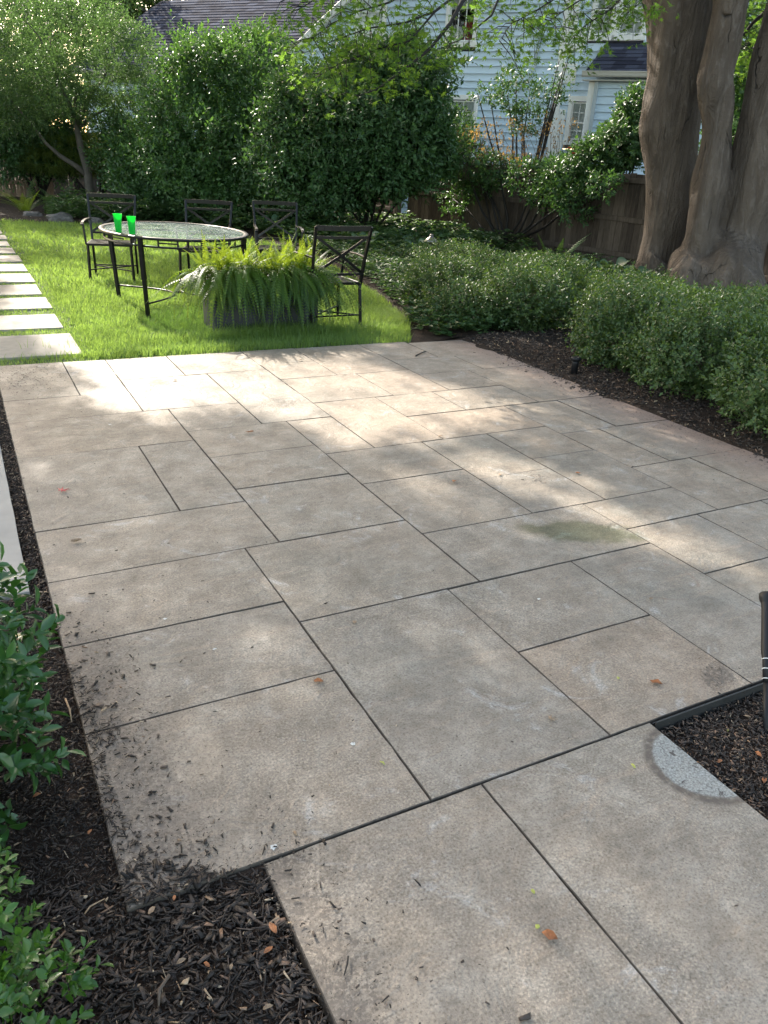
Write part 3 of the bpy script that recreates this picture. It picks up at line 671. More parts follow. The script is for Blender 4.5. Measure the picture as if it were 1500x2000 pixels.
for (qx, qy, s2, am) in [(*tuple(G(*c))[:2], s_, a_) for c, s_, a_ in (((150, 1210), .0030, .5), ((190, 1250), .0035, .45), ((185, 1310), .0035, .6), ((230, 1300), .006, .25), ((185, 1390), .004, .8), ((215, 1440), .004, .8), ((215, 1475), .005, 1.0), ((250, 1640), .006, 1.2), ((300, 1670), .006, 1.2), ((235, 1560), .004, 1.0), ((205, 1360), .004, 1.2), ((380, 1680), .004, 1.0), ((240, 1580), .003, .5), ((260, 1660), .004, .7), ((560, 1640), .004, .45), ((620, 1680), .008, .2), ((600, 1790), .006, .25), ((640, 1880), .006, .2), ((300, 1530), .015, .07))]: pr += am*np.exp(-((x-qx)**2+(y-qy)**2)/s2)
k = (RNG.random(n) < pr) & ~inpoly(x, y, MULP); x, y, dl, dr_ = x[k], y[k], dl[k], dr_[k]; n = len(x)
rr0 = RNG.random(n); Lc = np.where(rr0 < .07*np.exp(-dl/.3)+.002, RNG.uniform(.009, .024, n), np.where(rr0 < .22, RNG.uniform(.005, .011, n), RNG.uniform(.0014, .0045, n)))
tn = np.where(RNG.random(n) < .06, RNG.uniform(.9, 1, n), RNG.uniform(0, .8, n))
tag(link('loose_debris', chips_mesh('loose_debris', np.stack([x, y, np.full(n, .0045)+Lc*.05], 1), Lc, np.maximum(.0012, Lc*RNG.uniform(.14, .8, n)), np.maximum(.0008, Lc*.14), RNG, tn, .08), MT['chip']), 'bits of bark and grit scattered over the paving', 'debris', kind='stuff')
# small tan grit in joints and light debris
n = 4500; ii = RNG.integers(0, len(SL), n); sl = np.array(SL, float)[ii]; t = RNG.random(n); hz = RNG.random(n) < .5
x = np.where(hz, sl[:, 0]+t*(sl[:, 1]-sl[:, 0]), sl[:, 0])*U+A0; y = np.where(hz, sl[:, 2], sl[:, 2]+t*(sl[:, 3]-sl[:, 2]))*U+B0
Lc = RNG.uniform(.002, .007, n)
tag(link('joint_grit', chips_mesh('joint_grit', np.stack([x+RNG.normal(0, .003, n), y+RNG.normal(0, .003, n), np.full(n, -.009)], 1), Lc, Lc*.5, Lc*.3, RNG, np.where(RNG.random(n) < .3, RNG.uniform(.9, 1, n), RNG.uniform(.3, .86, n)), .4), MT['chip']), 'pale grit and seed husks caught in the joints', 'debris', kind='stuff')
# chips under the hedge, along the far beds and in the corner bed
def scatter(nm, label, n, x0, x1, y0, y1, zf, l0, l1, ok, tmax=.9, mat='chip'):
    x = RNG.uniform(x0, x1, n); y = RNG.uniform(y0, y1, n); k = ok(x, y); x, y = x[k], y[k]; n = len(x)
    Lc = RNG.uniform(l0, l1, n); z = np.array([zf(a, b) for a, b in zip(x, y)])+RNG.uniform(.0, .012, n)
    tn = np.where(RNG.random(n) < .06, RNG.uniform(.9, 1, n), RNG.uniform(0, tmax, n))
    return tag(link(nm, chips_mesh(nm, np.stack([x, y, z], 1), Lc, Lc*RNG.uniform(.2, .5, n), Lc*.15, RNG, tn), MT[mat]), label, 'mulch', kind='stuff')
scatter('bed_mulch', 'dark damp mulch under the clipped hedge', 14000, 3.85, 5.6, 2.2, 6.6, lambda a, b: zr(a, b) if b < 6.12 else -.01, .012, .04, lambda x, y: x > 3.98+.12*np.sin(y*2.3)+.06*np.sin(y*7))
scatter('bed_litter', 'crumbly soil and reddish leaf litter in the corner bed', 60000, A0+5*U+.015, 2.9, -.2, B0-.02, lambda a, b: -.03, .002, .018, lambda x, y: x > 0, .95)
scatter('gap_litter', 'leaf litter packed in the gap beside the patio', 3500, .05, .12, 2.5, 5.6, lambda a, b: -.03, .005, .02, lambda x, y: x > 0, 1.0)
scatter('far_litter', 'leaf litter in the bed at the end of the lawn', 5000, -2, 4, 17.4, 22, lambda a, b: .02, .03, .09, lambda x, y: y > 17.6, .95)

#=== SMALL THINGS ON THE PAVING ===
def fallen(px, py, L, W, mat, label, az=0.0, curl=.3, name='fallen_leaf', tpl='leaf', cat='leaf', z=.004):
    p = G(px, py); me = []
    V, Fs = (T_LEAF8 if tpl == 'leaf' else T_MAPLE); V = V.copy(); V[:, 2] += curl*.45*np.abs(V[:, 1])**1.5+curl*.5*(V[:, 0]-.5)**2+.05*np.sin(V[:, 0]*9+px)+.04*np.sin(V[:, 1]*11+py)
    V = V*np.array([L, W, L])*.8; c, s = math.cos(az), math.sin(az)
    V = np.stack([V[:, 0]*c-V[:, 1]*s, V[:, 0]*s+V[:, 1]*c, V[:, 2]-V[:, 2].min()], 1)
    mesh = npmesh(name, V, Fs); o = link(name, mesh, mat); o.location = (p.x, p.y, z+.001)
    md = o.modifiers.new('thickness', 'SOLIDIFY'); md.thickness = .0008
    return tag(o, label, cat, 'fallen leaves and petals on the paving')
fallen(120, 962, .055, .05, MT['redleaf'], 'crumpled pinkish red petals lying on the left slab', .6, .5, tpl='m', name='fallen_petal', cat='petal')
fallen(138, 1062, .06, .03, MT['tan'], 'curled tan leaf near the left edge of the patio', .2, .8)
fallen(340, 744, .05, .04, MT['redleaf'], 'small red leaf on a sunlit slab near the lawn', 1.0, .3, tpl='m')
fallen(491, 847, .05, .045, MT['orange'], 'orange maple leaf flat on the slab left of the middle', 2.0, .1, tpl='m')
fallen(884, 943, .035, .03, MT['orange'], 'rust red leaf on the grey slab beyond the moss stain', .4, .5)
fallen(978, 931, .035, .02, MT['tan'], 'small tan leaf beside the slab joint in the bright patch', 1.4, .5)
fallen(1133, 927, .035, .025, MT['orange'], 'orange leaf scrap where sunlight meets shadow, right of the middle', 2.2, .6)
fallen(855, 855, .05, .02, MT['tan'], 'pale straw coloured leaf on the joint of the brightest slabs', .2, .3)
fallen(612, 1333, .04, .028, MT['orange'], 'orange and white curled leaf near the front of the patio', -.4, .9)
fallen(1088, 1841, .045, .03, MT['orange'], 'red and orange shrivelled leaf with a stalk in the foreground slab', 2.1, .6)
fallen(1046, 1817, .018, .014, MT['yellow'], 'tiny yellow leaf beside the shrivelled red one', .4, .6)
fallen(1043, 1750, .018, .012, MT['yellow'], 'olive curled leaf fragment above the shrivelled red leaf', 1.4, .9)
fallen(752, 1497, .026, .008, MT['yellow'], 'thin lime green curved leaf in the middle front slab', 1.9, .6)
fallen(1240, 1505, .028, .012, MT['yellow'], 'green and yellow curled leaf beside the pot mark', 1.4, .8)
fallen(1293, 1340, .05, .03, MT['orange'], 'orange dried leaf beside the patch of spilt soil', 2.2, .7)
fallen(1207, 1330, .02, .012, MT['yellow'], 'tiny yellow green leaf left of the spilt soil', .9, .2)
fallen(1268, 1174, .03, .02, MT['tan'], 'tan leaf tip on the shaded slab left of the bollard light', .2, .6)
fallen(1075, 1408, .028, .026, MT['tan'], 'pale crumpled leaf near the joint of the front slabs', .2, .9, tpl='m')
fallen(693, 1222, .03, .02, MT['tan'], 'whitish curled scrap on the warm brown slab', 1.2, .8)
fallen(583, 705, .05, .03, MT['tan'], 'pale leaf at the lawn edge under the ferns', .2, .4)
for px, py, r, lb in ((688, 1455, .009, 'white bird dropping on the front slab'), (323, 1210, .008, 'white bird dropping by the joint on the left'), (1052, 1171, .008, 'white bird dropping on the right middle slab'), (419, 1269, .007, 'white bird dropping in the light patch on the left'), (534, 1656, .012, 'large white splash by the mulch corner'), (215, 830, .011, 'white bird dropping at the far left')):
    p = G(px, py); m = MB(); pts = []; rr = random.Random(int(px))
    for k in range(14):
        a = k/14*6.283; q = r*rr.uniform(.45, 1.15); pts.append((p.x+q*math.cos(a), p.y+q*math.sin(a)*.85, .0036))
    m.v = []; m.add(pts+[(p.x, p.y, .005)], [(k, (k+1) % 14, 14) for k in range(14)], True); tag(m.build('bird_dropping', MT['guano']), lb, 'dropping', 'white spots on the paving')
# acorn-like husks and big leaves in the mulch
for px, py, L, mt, lb, az in ((515, 1868, .04, 'orange', 'rust red curled leaf on the mulch near the slab edge', .3), (345, 1889, .035, 'tan', 'pale grey oval leaf lying on the mulch', .2), (410, 1895, .03, 'orange', 'bright orange torn leaf on the mulch', 2.), (450, 1900, .025, 'tan', 'tan round leaf beside the orange one on the mulch', 1.), (290, 1793, .04, 'tan', 'long pale leaf in the middle of the mulch', .7), (540, 1830, .055, 'orange', 'long brown curled leaf at the right of the mulch', 1.7), (172, 1635, .03, 'orange', 'orange leaf on the soil by the box bush', .9), (340, 1765, .025, 'orange', 'orange sliver standing in the mulch', 1.2), (513, 1978, .035, 'tan', 'tan leaf at the bottom edge of the mulch', .0), (65, 1563, .035, 'orange', 'brown orange leaf in the shade beside the box bush', .4)):
    fallen(px, py, L*.75, L*.34, MT[mt], lb, az, .9, z=.006)
for px, py, L, mt, lb, az in ((1350, 1378, .03, 'tan', 'pale tan leaf in the corner bed under the steel edging', .3), (1425, 1418, .012, 'yellow', 'yellow green sprout in the corner bed', .9), (1405, 1480, .03, 'orange', 'reddish brown leaf in the middle of the corner bed', .2), (1490, 1470, .035, 'orange', 'red brown leaf by the foot of the bollard light', 1.3), (1470, 1392, .028, 'tan', 'tan leaf scrap at the right of the corner bed', 2.2), (1495, 1520, .035, 'orange', 'rusty leaf at the lower right of the corner bed', .6), (1440, 1535, .03, 'tan', 'long tan leaf at the tip of the corner bed', 2.6), (1360, 1500, .03, 'tan', 'pale stalk like leaf beside the dark hollow of the corner bed', 2.3)):
    fallen(px, py, L, L*.45, MT[mt], lb, az, .8, z=-.022)
# fine twigs lying around
def twig_on(px0, py0, px1, py1, r, lb, mat='twig'):
    a, b = G(px0, py0, .006), G(px1, py1, .006); mid = a.lerp(b, .5)+Vector((random.uniform(-.01, .01), random.uniform(-.01, .01), .006))
    m = MB(); m.tube([a, mid, b], [r, r*.9, r*.5], 6); tag(m.build('twig', MT[mat]), lb, 'twig', 'fallen twigs')
twig_on(812, 695, 832, 686, .006, 'bent dark twig on the far right of the patio'); twig_on(128, 1365, 140, 1410, .003, 'straight pale stick at the edge of the left mulch', 'tan')
twig_on(680, 1868, 672, 1905, .002, 'thin stick on the mulch border'); twig_on(330, 1905, 310, 1965, .004, 'brown stick lying in the mulch', 'stem'); twig_on(165, 1785, 205, 1755, .002, 'curved pale twig beside the box bush', 'tan')

# steel edging along the corner bed
e = MB(); e.box(((1.645+3.2)/2, B0-.016, -.018), (1.555, .005, .05)); e.box(((1.645+3.2)/2, B0-.005, -.03), (1.555, .004, .05))
tag(e.build('steel_edging', MT['steel']), 'black steel edging strip between patio slab and corner bed', 'edging')

# bollard lights
b0 = G(1496, 1430, -.03); t0 = G(1498, 1160, .25); ax_ = (t0-b0)
root = empty('bollard_light', b0, 0, 'black bollard light with round cap, cut off by the right edge', 'garden light')
L0 = ax_.length; rot = ax_.to_track_quat('Z', 'Y').to_matrix()
def lathe_at(prof, mat, nm, parent):
    m = MB(); m.lathe(prof, n=28); m.v = [tuple(rot @ Vector(v)) for v in m.v]; return m.build(nm, MT[mat], parent)
lathe_at([(0, -.02), (.009, -.02), (.009, L0*.38), (0, L0*.38)], 'plastic', 'stake', root)
lathe_at([(.0, L0*.34), (.011, L0*.34), (.012, L0*.5), (.0165, L0*.55), (.0165, L0*.88), (.0185, L0*.93), (.0185, L0*.93+.001), (0, L0*.93+.001)], 'plastic', 'body', root)
cp_ = lathe_at([(.016, L0*.91), (.023, L0*.95), (.0245, L0*.965), (.0245, L0*.995), (.022, L0), (.012, L0), (.011, L0-.002), (0, L0-.002)], 'plastic', 'cap', root)
lathe_at([(0, L0-.001), (.009, L0-.001), (.009, L0+.0015), (.004, L0+.0022), (0, L0+.0022)], 'white', 'screw', cp_)
for q in (.36, .43, .5): lathe_at([(.0118+(q-.36)*.012, L0*q), (.0128+(q-.36)*.012, L0*q), (.0128+(q-.36)*.012, L0*q+.002), (.0118, L0*q+.002)], 'white', 'band', root)
root = empty('bollard_light', (4.22, 4.68, .0), 0, 'black bollard light standing in the dark mulch beneath the hedge', 'garden light')
m = MB(); m.lathe([(0, -.02), (.028, -.02), (.028, .10), (.030, .12), (0, .12)], n=24); m.build('body', MT['plastic'], root)
m = MB(); m.lathe([(.030, .118), (.040, .122), (.041, .142), (.036, .148), (.018, .146), (.016, .143), (0, .143)], n=24); m.build('cap', MT['plastic'], root)
# mushroom path lamp
root = empty('path_lamp', (6.0, 10.0, 0), 0, 'bronze path lamp with a shallow conical hat above the ground cover', 'garden light')
m = MB(); m.lathe([(0, 0), (.014, 0), (.012, .47), (0, .47)], n=12); m.build('pole', MT['bronze'], root)
m = MB(); m.lathe([(0, .455), (.11, .452), (.115, .458), (.06, .502), (.028, .52), (.026, .532), (.0, .536)], n=28); m.build('lamp_shade', MT['bronze'], root)
m = MB(); m.lathe([(0, .530), (.026, .530), (.026, .55), (.02, .556), (0, .556)], n=16); m.build('finial', MT['bronze'], root)

#=== FURNITURE ===
def make_chair():
    r = empty('patio_armchair', (0, 0, 0)); m = MT['black']; W, Dp, sz = .50, .46, .42
    x = W/2; t = .026
    def part(nm, fn): b = MB(); fn(b); return b.build(nm, m, r)
    for sx in (-1, 1):
        part('leg', lambda b: b.bar((sx*x, Dp/2, 0), (sx*(x-.01), Dp/2-.01, sz-.012), t))
        part('leg', lambda b: b.bar((sx*x, -Dp/2-.05, 0), (sx*x, -Dp/2, sz-.012), t))
    def seat(b):
        for sy in (-1, 1): b.bar((-x-.0, sy*Dp/2, sz), (x, sy*Dp/2, sz), .026)
        for sx in (-1, 1): b.bar((sx*x, -Dp/2+.014, sz), (sx*x, Dp/2-.014, sz), .026)
        n = 6
        for k in range(n):
            u = -x+.04+(2*x-.08)*(k+.5)/n; b.box((u, 0, sz+.004), (.042, Dp-.03, .004))
        for k in range(n):
            u = -Dp/2+.03+(Dp-.06)*(k+.5)/n; b.box((0, u, sz+.0095), (2*x-.03, .036, .004))
    part('seat', seat)
    def back(b):
        # posts lean back and curve
        def py(z): return -Dp/2-.015-(z-sz)*.20-max(0, z-.7)*.12
        for sx in (-1, 1):
            zs = [sz-.01, .55, .70, .82, .935]
            for a, c in zip(zs[:-1], zs[1:]): b.bar((sx*(x+(a-sz)*.05), py(a), a), (sx*(x+(c-sz)*.05), py(c), c+.003), .026, .03)
        def rail(z, h, nseg=8, bow=.045):
            X = x+(z-sz)*.05
            for k in range(nseg):
                u0 = -X+2*X*k/nseg; u1 = -X+2*X*(k+1)/nseg
                f = lambda u: py(z)-bow*(1-(u/X)**2)
                b.bar((u0, f(u0), z), (u1+.001, f(u1+.001), z), h, .018, up=Vector((0, 1, 0)), bev=.002)
        rail(.925, .045); rail(.845, .026); rail(.51, .024, bow=.01)
        zc0, zc1 = .525, .835
        for sx in (-1, 1):
            pts = []
            for k in range(7):
                q = k/6; z = zc1+(zc0-zc1)*q; X = x-.012; u = sx*X*(1-2*q); pts.append((u, py(z)-.03*(1-(u/X)**2)+(.004*sx), z))
            for a, c in zip(pts[:-1], pts[1:]): b.bar(a, c, .026, .010, up=Vector((0, 1, 0)), bev=.002)
    part('backrest', back)
    for sx in (-1, 1):
        def arm(b):
            X = sx*(x+.03); P = [(sx*(x+.012), -Dp/2-.075, .665), (X, -.1, .672), (X, .12, .668), (X, Dp/2-.03, .655), (X, Dp/2+.01, .635)]
            for a, c in zip(P[:-1], P[1:]): b.bar(a, c, .034, .016)
            b.bar((X, Dp/2-.05, .66), (sx*(x+.012), Dp/2-.03, sz), .020)
        part('armrest', arm)
    def strx(b):
        z = .13
        for sx in (-1, 1): b.bar((sx*x, Dp/2-.005, z+.004*sx), (-sx*x, -Dp/2-.03, z+.004*sx), .014)
        b.bar((-x, -Dp/2-.035, z+.0), (x, -Dp/2-.035, z+.0), .014)
    part('stretcher', strx)
    return r
def face(rootobj, loc, heading, label):      # heading: direction the seat faces
    rootobj.location = loc; rootobj.rotation_euler = (0, 0, math.atan2(heading[1], heading[0])-math.pi/2)
    return tag(rootobj, label, 'chair', 'black metal patio armchairs round the glass table')
ch0 = make_chair()
face(ch0, (1.66, 10.20, -.015), (-.28, -.96), 'black metal armchair at the head of the table, behind the green cups')
face(copy_tree(ch0), (2.60, 9.52, -.015), (-.45, -.9), 'black metal armchair just behind the far rim of the glass table, second from left')
face(copy_tree(ch0), (3.56, 9.62, -.015), (-.25, -.97), 'black metal armchair standing behind the sunlit fern tips, third from left')
face(copy_tree(ch0), (3.10, 7.08, -.015), (-.02, 1), 'nearest black metal armchair, turned away, right of the fern planter')

# oval table
root = empty('patio_table', (1.96, 8.28, -.01), R(3), 'oval black metal dining table with textured glass top on the lawn', 'table')
ta, tb = .68, .90
def oval(a, b, z, n=56): return [Vector((a*math.cos(6.28318*k/n), b*math.sin(6.28318*k/n), z)) for k in range(n)]
def ovring(a, b, z, w, h, n=56):
    m = MB(); vs = []
    for k in range(n):
        c, s = math.cos(6.28318*k/n), math.sin(6.28318*k/n)
        for (dw, dz) in ((-w/2, -h/2), (w/2, -h/2), (w/2+.001, h/4), (w/2-.006, h/2), (-w/2+.006, h/2), (-w/2, h/4)): vs.append(((a+dw)*c, (b+dw)*s, z+dz))
    fs = [(k*6+j, ((k+1) % n)*6+j, ((k+1) % n)*6+(j+1) % 6, k*6+(j+1) % 6) for k in range(n) for j in range(6)]
    m.add(vs, fs, True); return m
ovring(ta, tb, .738, .05, .024).build('rim', MT['black'], root)
m = MB(); o1, o2 = oval(ta-.022, tb-.022, .744), oval(ta-.022, tb-.022, .738); m.add(o1+o2, [tuple(range(56)), tuple(range(111, 55, -1))]); m.build('glass_top', MT['top'], root)
ap = ovring(ta-.02, tb-.02, .665, .018, .018)
for k in range(16):
    a = 6.28318*(k+.5)/16; c, s = math.cos(a), math.sin(a); ap.bar(((ta-.02)*c, (tb-.02)*s, .672), ((ta-.02)*c, (tb-.02)*s, .728), .016)
    if k % 2 == 0:
        a2 = a+.26; ap.bar(((ta-.022)*math.cos(a), (tb-.022)*math.sin(a), .70), ((ta-.022)*math.cos(a2), (tb-.022)*math.sin(a2), .70), .012)
ap.build('apron', MT['black'], root)
legs = [(-.50, .62), (.50, .62), (.50, -.62), (-.50, -.62)]
for (lx, ly) in legs:
    b = MB(); f = 1.0; a = Vector((lx*.93, ly*.93, 0)); tt = Vector((lx, ly, .73))
    b.bar(a, a.lerp(tt, .5), .034); b.bar(a.lerp(tt, .495), tt, .040); b.build('leg', MT['black'], root)
st_ = MB()
for sx in (-1, 1):
    P = []
    for k in range(13):
        q = k/12; y = -.575+1.15*q; P.append((sx*(.465-.42*math.sin(math.pi*q)), y, .14+.004*sx))
    st_.tube(P, .009, 8)
st_.box((0, 0, .14), (.10, .02, .02)); st_.build('stretcher', MT['black'], root)

def cup(x, y, h, lb, rz):
    r = empty('tumbler', (x, y, .7365), rz, lb, 'cup', 'lime green cups on the table'); m = MB()
    prof = [(0, .003), (.026, .0), (.028, .004), (.0355, h*.72), (.0365, h*.74), (.0375, h*.76), (.0415, h-.003), (.043, h), (.0405, h), (.036, h*.75), (.026, .012), (0, .010)]
    m.lathe(prof, n=28); m.build('body', MT['cup'], r); return r
cup(1.375, 8.0, .165, 'taller looking lime green plastic cup, the left one on the glass table', 0)
cup(1.47, 7.85, .155, 'lime green plastic cup, the right one of the pair on the table', 1)

# planter box
root = empty('planter_box', (2.44, 7.06, -.015), R(-1), 'long dark resin planter box under the hanging ferns', 'planter')
PW, PD, PH = 1.02, .42, .46
m = MB(); 
def rrect(w, d, r, z, n=6):
    o = []
    for (sx, sy, a0) in ((1, 1, 0), (-1, 1, 90), (-1, -1, 180), (1, -1, 270)):
        for k in range(n+1):
            a = R(a0+90*k/n); o.append((sx*(w/2-r)+r*math.cos(a), sy*(d/2-r)+r*math.sin(a), z))
    return o
rings = [rrect(PW-.025, PD-.025, .03, 0), rrect(PW-.02, PD-.02, .035, .02), rrect(PW-.01, PD-.01, .035, PH-.04), rrect(PW-.06, PD-.06, .03, PH-.06)]
nr = len(rings[0]); vs = [v for r_ in rings for v in r_]
m.add(vs, [(k*nr+i, k*nr+(i+1) % nr, (k+1)*nr+(i+1) % nr, (k+1)*nr+i) for k in range(2) for i in range(nr)], True); m.build('body', MT['planter'], root)
m = MB(); rr = [rrect(PW-.02, PD-.02, .04, PH-.05), rrect(PW+.015, PD+.015, .045, PH-.045), rrect(PW+.015, PD+.015, .045, PH), rrect(PW-.05, PD-.05, .03, PH), rrect(PW-.05, PD-.05, .03, PH-.06)]
vs = [v for r_ in rr for v in r_]; m.add(vs, [(k*nr+i, k*nr+(i+1) % nr, (k+1)*nr+(i+1) % nr, (k+1)*nr+i) for k in range(4) for i in range(nr)], False); m.build('rim', MT['planter'], root)
m = MB(); w2, z0, z1, ch = .44, .05, .37, .045; yf = -PD/2+.006
loop = [(-w2+ch, z0), (w2-ch, z0), (w2, z0+ch), (w2, z1-ch), (w2-ch, z1), (-w2+ch, z1), (-w2, z1-ch), (-w2, z0+ch)]
for a, b in zip(loop, loop[1:]+loop[:1]):
    m.bar((a[0], yf+.003-a[1]*.012, a[1]), (b[0], yf+.003-b[1]*.012, b[1]), .012, .012, up=Vector((0, 1, 0)), bev=.003)
m.build('panel_moulding', MT['planter'], root)
m = MB(); m.poly([(x_, y_, PH-.05) for x_, y_, _ in rrect(PW-.07, PD-.07, .03, 0)]); m.build('potting_soil', MT['soil'], root)

def boston(cx, cy, cz, n, seed, label, spread=.20, L0=.36, L1=.80, top=30):
    rng = np.random.default_rng(seed); fr = []
    r = empty('boston_fern', (cx, cy, cz), 0, label, 'fern', 'ferns in the planter box')
    for i in range(n):
        az = rng.uniform(0, 6.283); rr_ = spread*math.sqrt(rng.random()); el = R(rng.uniform(15, 65)); L = rng.uniform(L0, L1)
        if rng.random() < .5: az = rng.normal(-1.57, .75)
        dr = el+R(rng.uniform(42, 88))
        if rng.random() < .22: el = R(rng.uniform(58, 88)); L = rng.uniform(.24, .46); dr = rng.uniform(.3, 1.0)
        a0 = rng.uniform(0, 6.283); fr.append(((rr_*math.cos(a0)*1.25, rr_*math.sin(a0)*.75, rng.uniform(-.02, .05)), az+rng.normal(0, .15), L, el, dr, rng.uniform(.031, .042)))
    link('fronds', frond_mesh('fronds', fr, npin=27, rng=rng, tint0=.5), MT['fern'], r); return r
boston(2.15, 7.03, .43, 430, 3, 'left fern in the planter, its tallest tips in front of the table')
boston(2.72, 7.03, .43, 430, 4, 'right fern in the planter, beside the nearest armchair')

#=== HEDGE AND BEDS ===
hg = 'clipped box bushes of the right hand hedge'
def hedge(blobs, label, seed, n=2400, L=.033):
    return make_shrub('box_bush', blobs, label, 'bush', MT['box'], hg, n=int(n*.72), tl=.12, k=8, L=L, Wf=.58, stem_r=.007, ns=16, seed=seed, inner=.4, lumpy=.42, ls=4.2, rnd=.6, up=.45, shell=(.62, 1.10))
hedge([(4.98, 4.85, .33, .52, .46, .27), (4.72, 4.75, .24, .32, .34, .18)], 'box bush beside the bollard light, rounded left end of the near hedge', 21)
hedge([(4.86, 3.98, .31, .58, .46, .28)], 'box bush at the middle of the near hedge, overhanging the mulch', 22)
hedge([(4.78, 3.05, .29, .60, .50, .27)], 'box bush at the right edge of the photo, closest of the hedge', 23, 2400)
hedge([(5.75, 4.45, .34, .5, .55, .25)], 'box bush in the second row behind the near hedge', 24, 1800)
hedge([(5.75, 5.5, .31, .5, .5, .22)], 'box bush in the second row nearest the big tree', 25, 1700)
hedge([(4.98, 6.35, .28, .46, .46, .25)], 'lower box bush left of the gap in the hedge, over bare soil', 26, 1900)
hedge([(4.42, 6.62, .19, .32, .34, .17)], 'small low box bush at the far right corner of the patio', 33, 900)
hedge([(5.65, 7.1, .32, .48, .5, .23)], 'box bush directly in front of the tall thin fern', 27, 1800)
hedge([(4.78, 7.5, .27, .42, .5, .24)], 'loose box bush at the left end of the hedge', 28, 1800)
hedge([(5.5, 8.4, .31, .5, .55, .25)], 'box bush right below the path lamp', 29, 1700)
hedge([(6.5, 6.4, .26, .55, .55, .2)], 'box bush in the back row before the hostas', 30, 1400)
hedge([(6.45, 7.9, .27, .55, .55, .2)], 'box bush in the back row before the dark fence', 31, 1400)
hedge([(6.75, 5.0, .28, .6, .6, .2)], 'box bush in the back row in front of the right tree stem', 32, 1400)

def cover_mesh(name, n, poly, zf, L, seed, k=6, hh=(.05, .2), Wf=.55):
    rng = np.random.default_rng(seed); xs = [p[0] for p in poly]; y_ = [p[1] for p in poly]
    x = rng.uniform(min(xs), max(xs), n); y = rng.uniform(min(y_), max(y_), n); q = inpoly(x, y, poly); x, y = x[q], y[q]; n = len(x)
    cl = lump(np.stack([x*2.2, y*2.2, x*0], 1), 1.0, seed)
    z = np.array([zf(a, b) for a, b in zip(x, y)])+rng.uniform(hh[0], hh[1], n)*(1+.6*cl)
    P, Dd, N, T = [], [], [], []
    ph = rng.uniform(0, 6.28, n); tw = rng.random(n)
    for j in range(k):
        a = ph+j*6.283/k+rng.normal(0, .2, n); el = rng.uniform(-.1, .55, n)
        d = np.stack([np.cos(a)*np.cos(el), np.sin(a)*np.cos(el), np.sin(el)], 1); P.append(np.stack([x, y, z], 1)); Dd.append(d)
        N.append(unit(np.array([0, 0, 1.0])+rng.normal(0, .3, (n, 3)))); T.append(np.clip(tw*.6+rng.random(n)*.4, 0, 1))
    P, Dd, N, T = map(np.concatenate, (P, Dd, N, T)); sz = L*rng.uniform(.6, 1.2, len(P))
    return leaves_mesh(name, P, Dd, N, sz, sz*Wf, T_RHOMB, T)
tag(link('ground_cover', cover_mesh('ground_cover', 11000, [(3.72, 6.35), (3.95, 6.14), (5.2, 6.05), (4.9, 7.0), (5.4, 9), (6.3, 10), (7.2, 12), (6.8, 13.5), (5.3, 13.2), (5.2, 11.5), (4.7, 9.3), (4.3, 7.9)], lambda a, b: -.01, .062, 41, hh=(.03, .24)), MT['cover']), 'patch of low leafy ground cover between lawn and hedge', 'ground cover', kind='stuff')
tag(link('low_ground_cover', cover_mesh('low_ground_cover', 4200, [(5.4, 12.5), (7.2, 12), (9.5, 12), (9.5, 17.5), (8, 19), (5, 18.5), (4.3, 17.2), (5.3, 14.5)], lambda a, b: .0, .11, 42, hh=(.05, .32)), MT['cover']), 'leafy ground cover behind the patio chairs', 'ground cover', kind='stuff')
tag(link('bed_greenery', cover_mesh('bed_greenery', 3000, [(7.3, 4.5), (9.3, 5.5), (9.8, 11.5), (7.3, 11.5), (6.8, 9)], lambda a, b: .01, .07, 43, hh=(.02, .16)), MT['cover']), 'low green plants between hedge and fence', 'ground cover', kind='stuff')
tag(link('far_greenery', cover_mesh('far_greenery', 3200, [(1.7, 17.8), (3.0, 17.4), (4.6, 17.2), (5.2, 19.5), (2.4, 20.2), (1.8, 19.0)], lambda a, b: .02, .085, 44, hh=(.03, .38)), MT['cover']), 'mounded ground cover at the end of the lawn', 'ground cover', kind='stuff')

# hostas
def hosta(x, y, n, L, label, seed, z=0.0):
    rng = random.Random(seed); r = empty('hosta', (x, y, z), 0, label, 'plant', 'hostas in the beds')
    for i in range(n):
        a = 2.4*i+rng.uniform(-.2, .2); l = L*rng.uniform(.75, 1.1); w_ = l*.80; rr_ = .05+.10*(i/n); m = MB(); nx_, ny_ = 8, 6; vs = []
        el0 = R(rng.uniform(48, 62)-35*(i/n)); 
        for ii in range(nx_+1):
            t = ii/nx_; wd = w_*.5*math.sin(math.pi*min(1, t**.8))**.75 if 0 < t < 1 else .002
            rad = rr_+l*(math.sin(t*1.1)*math.cos(el0)/1.0); hh = .06+L*.45*(1-i/n*.5)+l*(t*math.sin(el0)-.55*t*t)
            for jj in range(ny_+1):
                u = (jj/ny_-.5)*2; vs.append((rad*math.cos(a)-math.sin(a)*wd*u, rad*math.sin(a)+math.cos(a)*wd*u, hh+abs(u)*wd*.35-.008*math.cos(u*9)))
        fs = [(q*(ny_+1)+p_, q*(ny_+1)+p_+1, (q+1)*(ny_+1)+p_+1, (q+1)*(ny_+1)+p_) for q in range(nx_) for p_ in range(ny_)]
        m.add(vs, fs, True, rng.random()); m.tube([(0, 0, 0), (rr_*math.cos(a)*.7, rr_*math.sin(a)*.7, (.06+L*.45*(1-i/n*.5))*.8), (rr_*math.cos(a), rr_*math.sin(a), .06+L*.45*(1-i/n*.5))], [.006, .005, .004], 5, tint=.2)
        m.build('leaf', MT['hosta'], r)
    return r
hosta(8.35, 8.75, 9, .34, 'big blue green hosta at the left foot of the tree', 1)
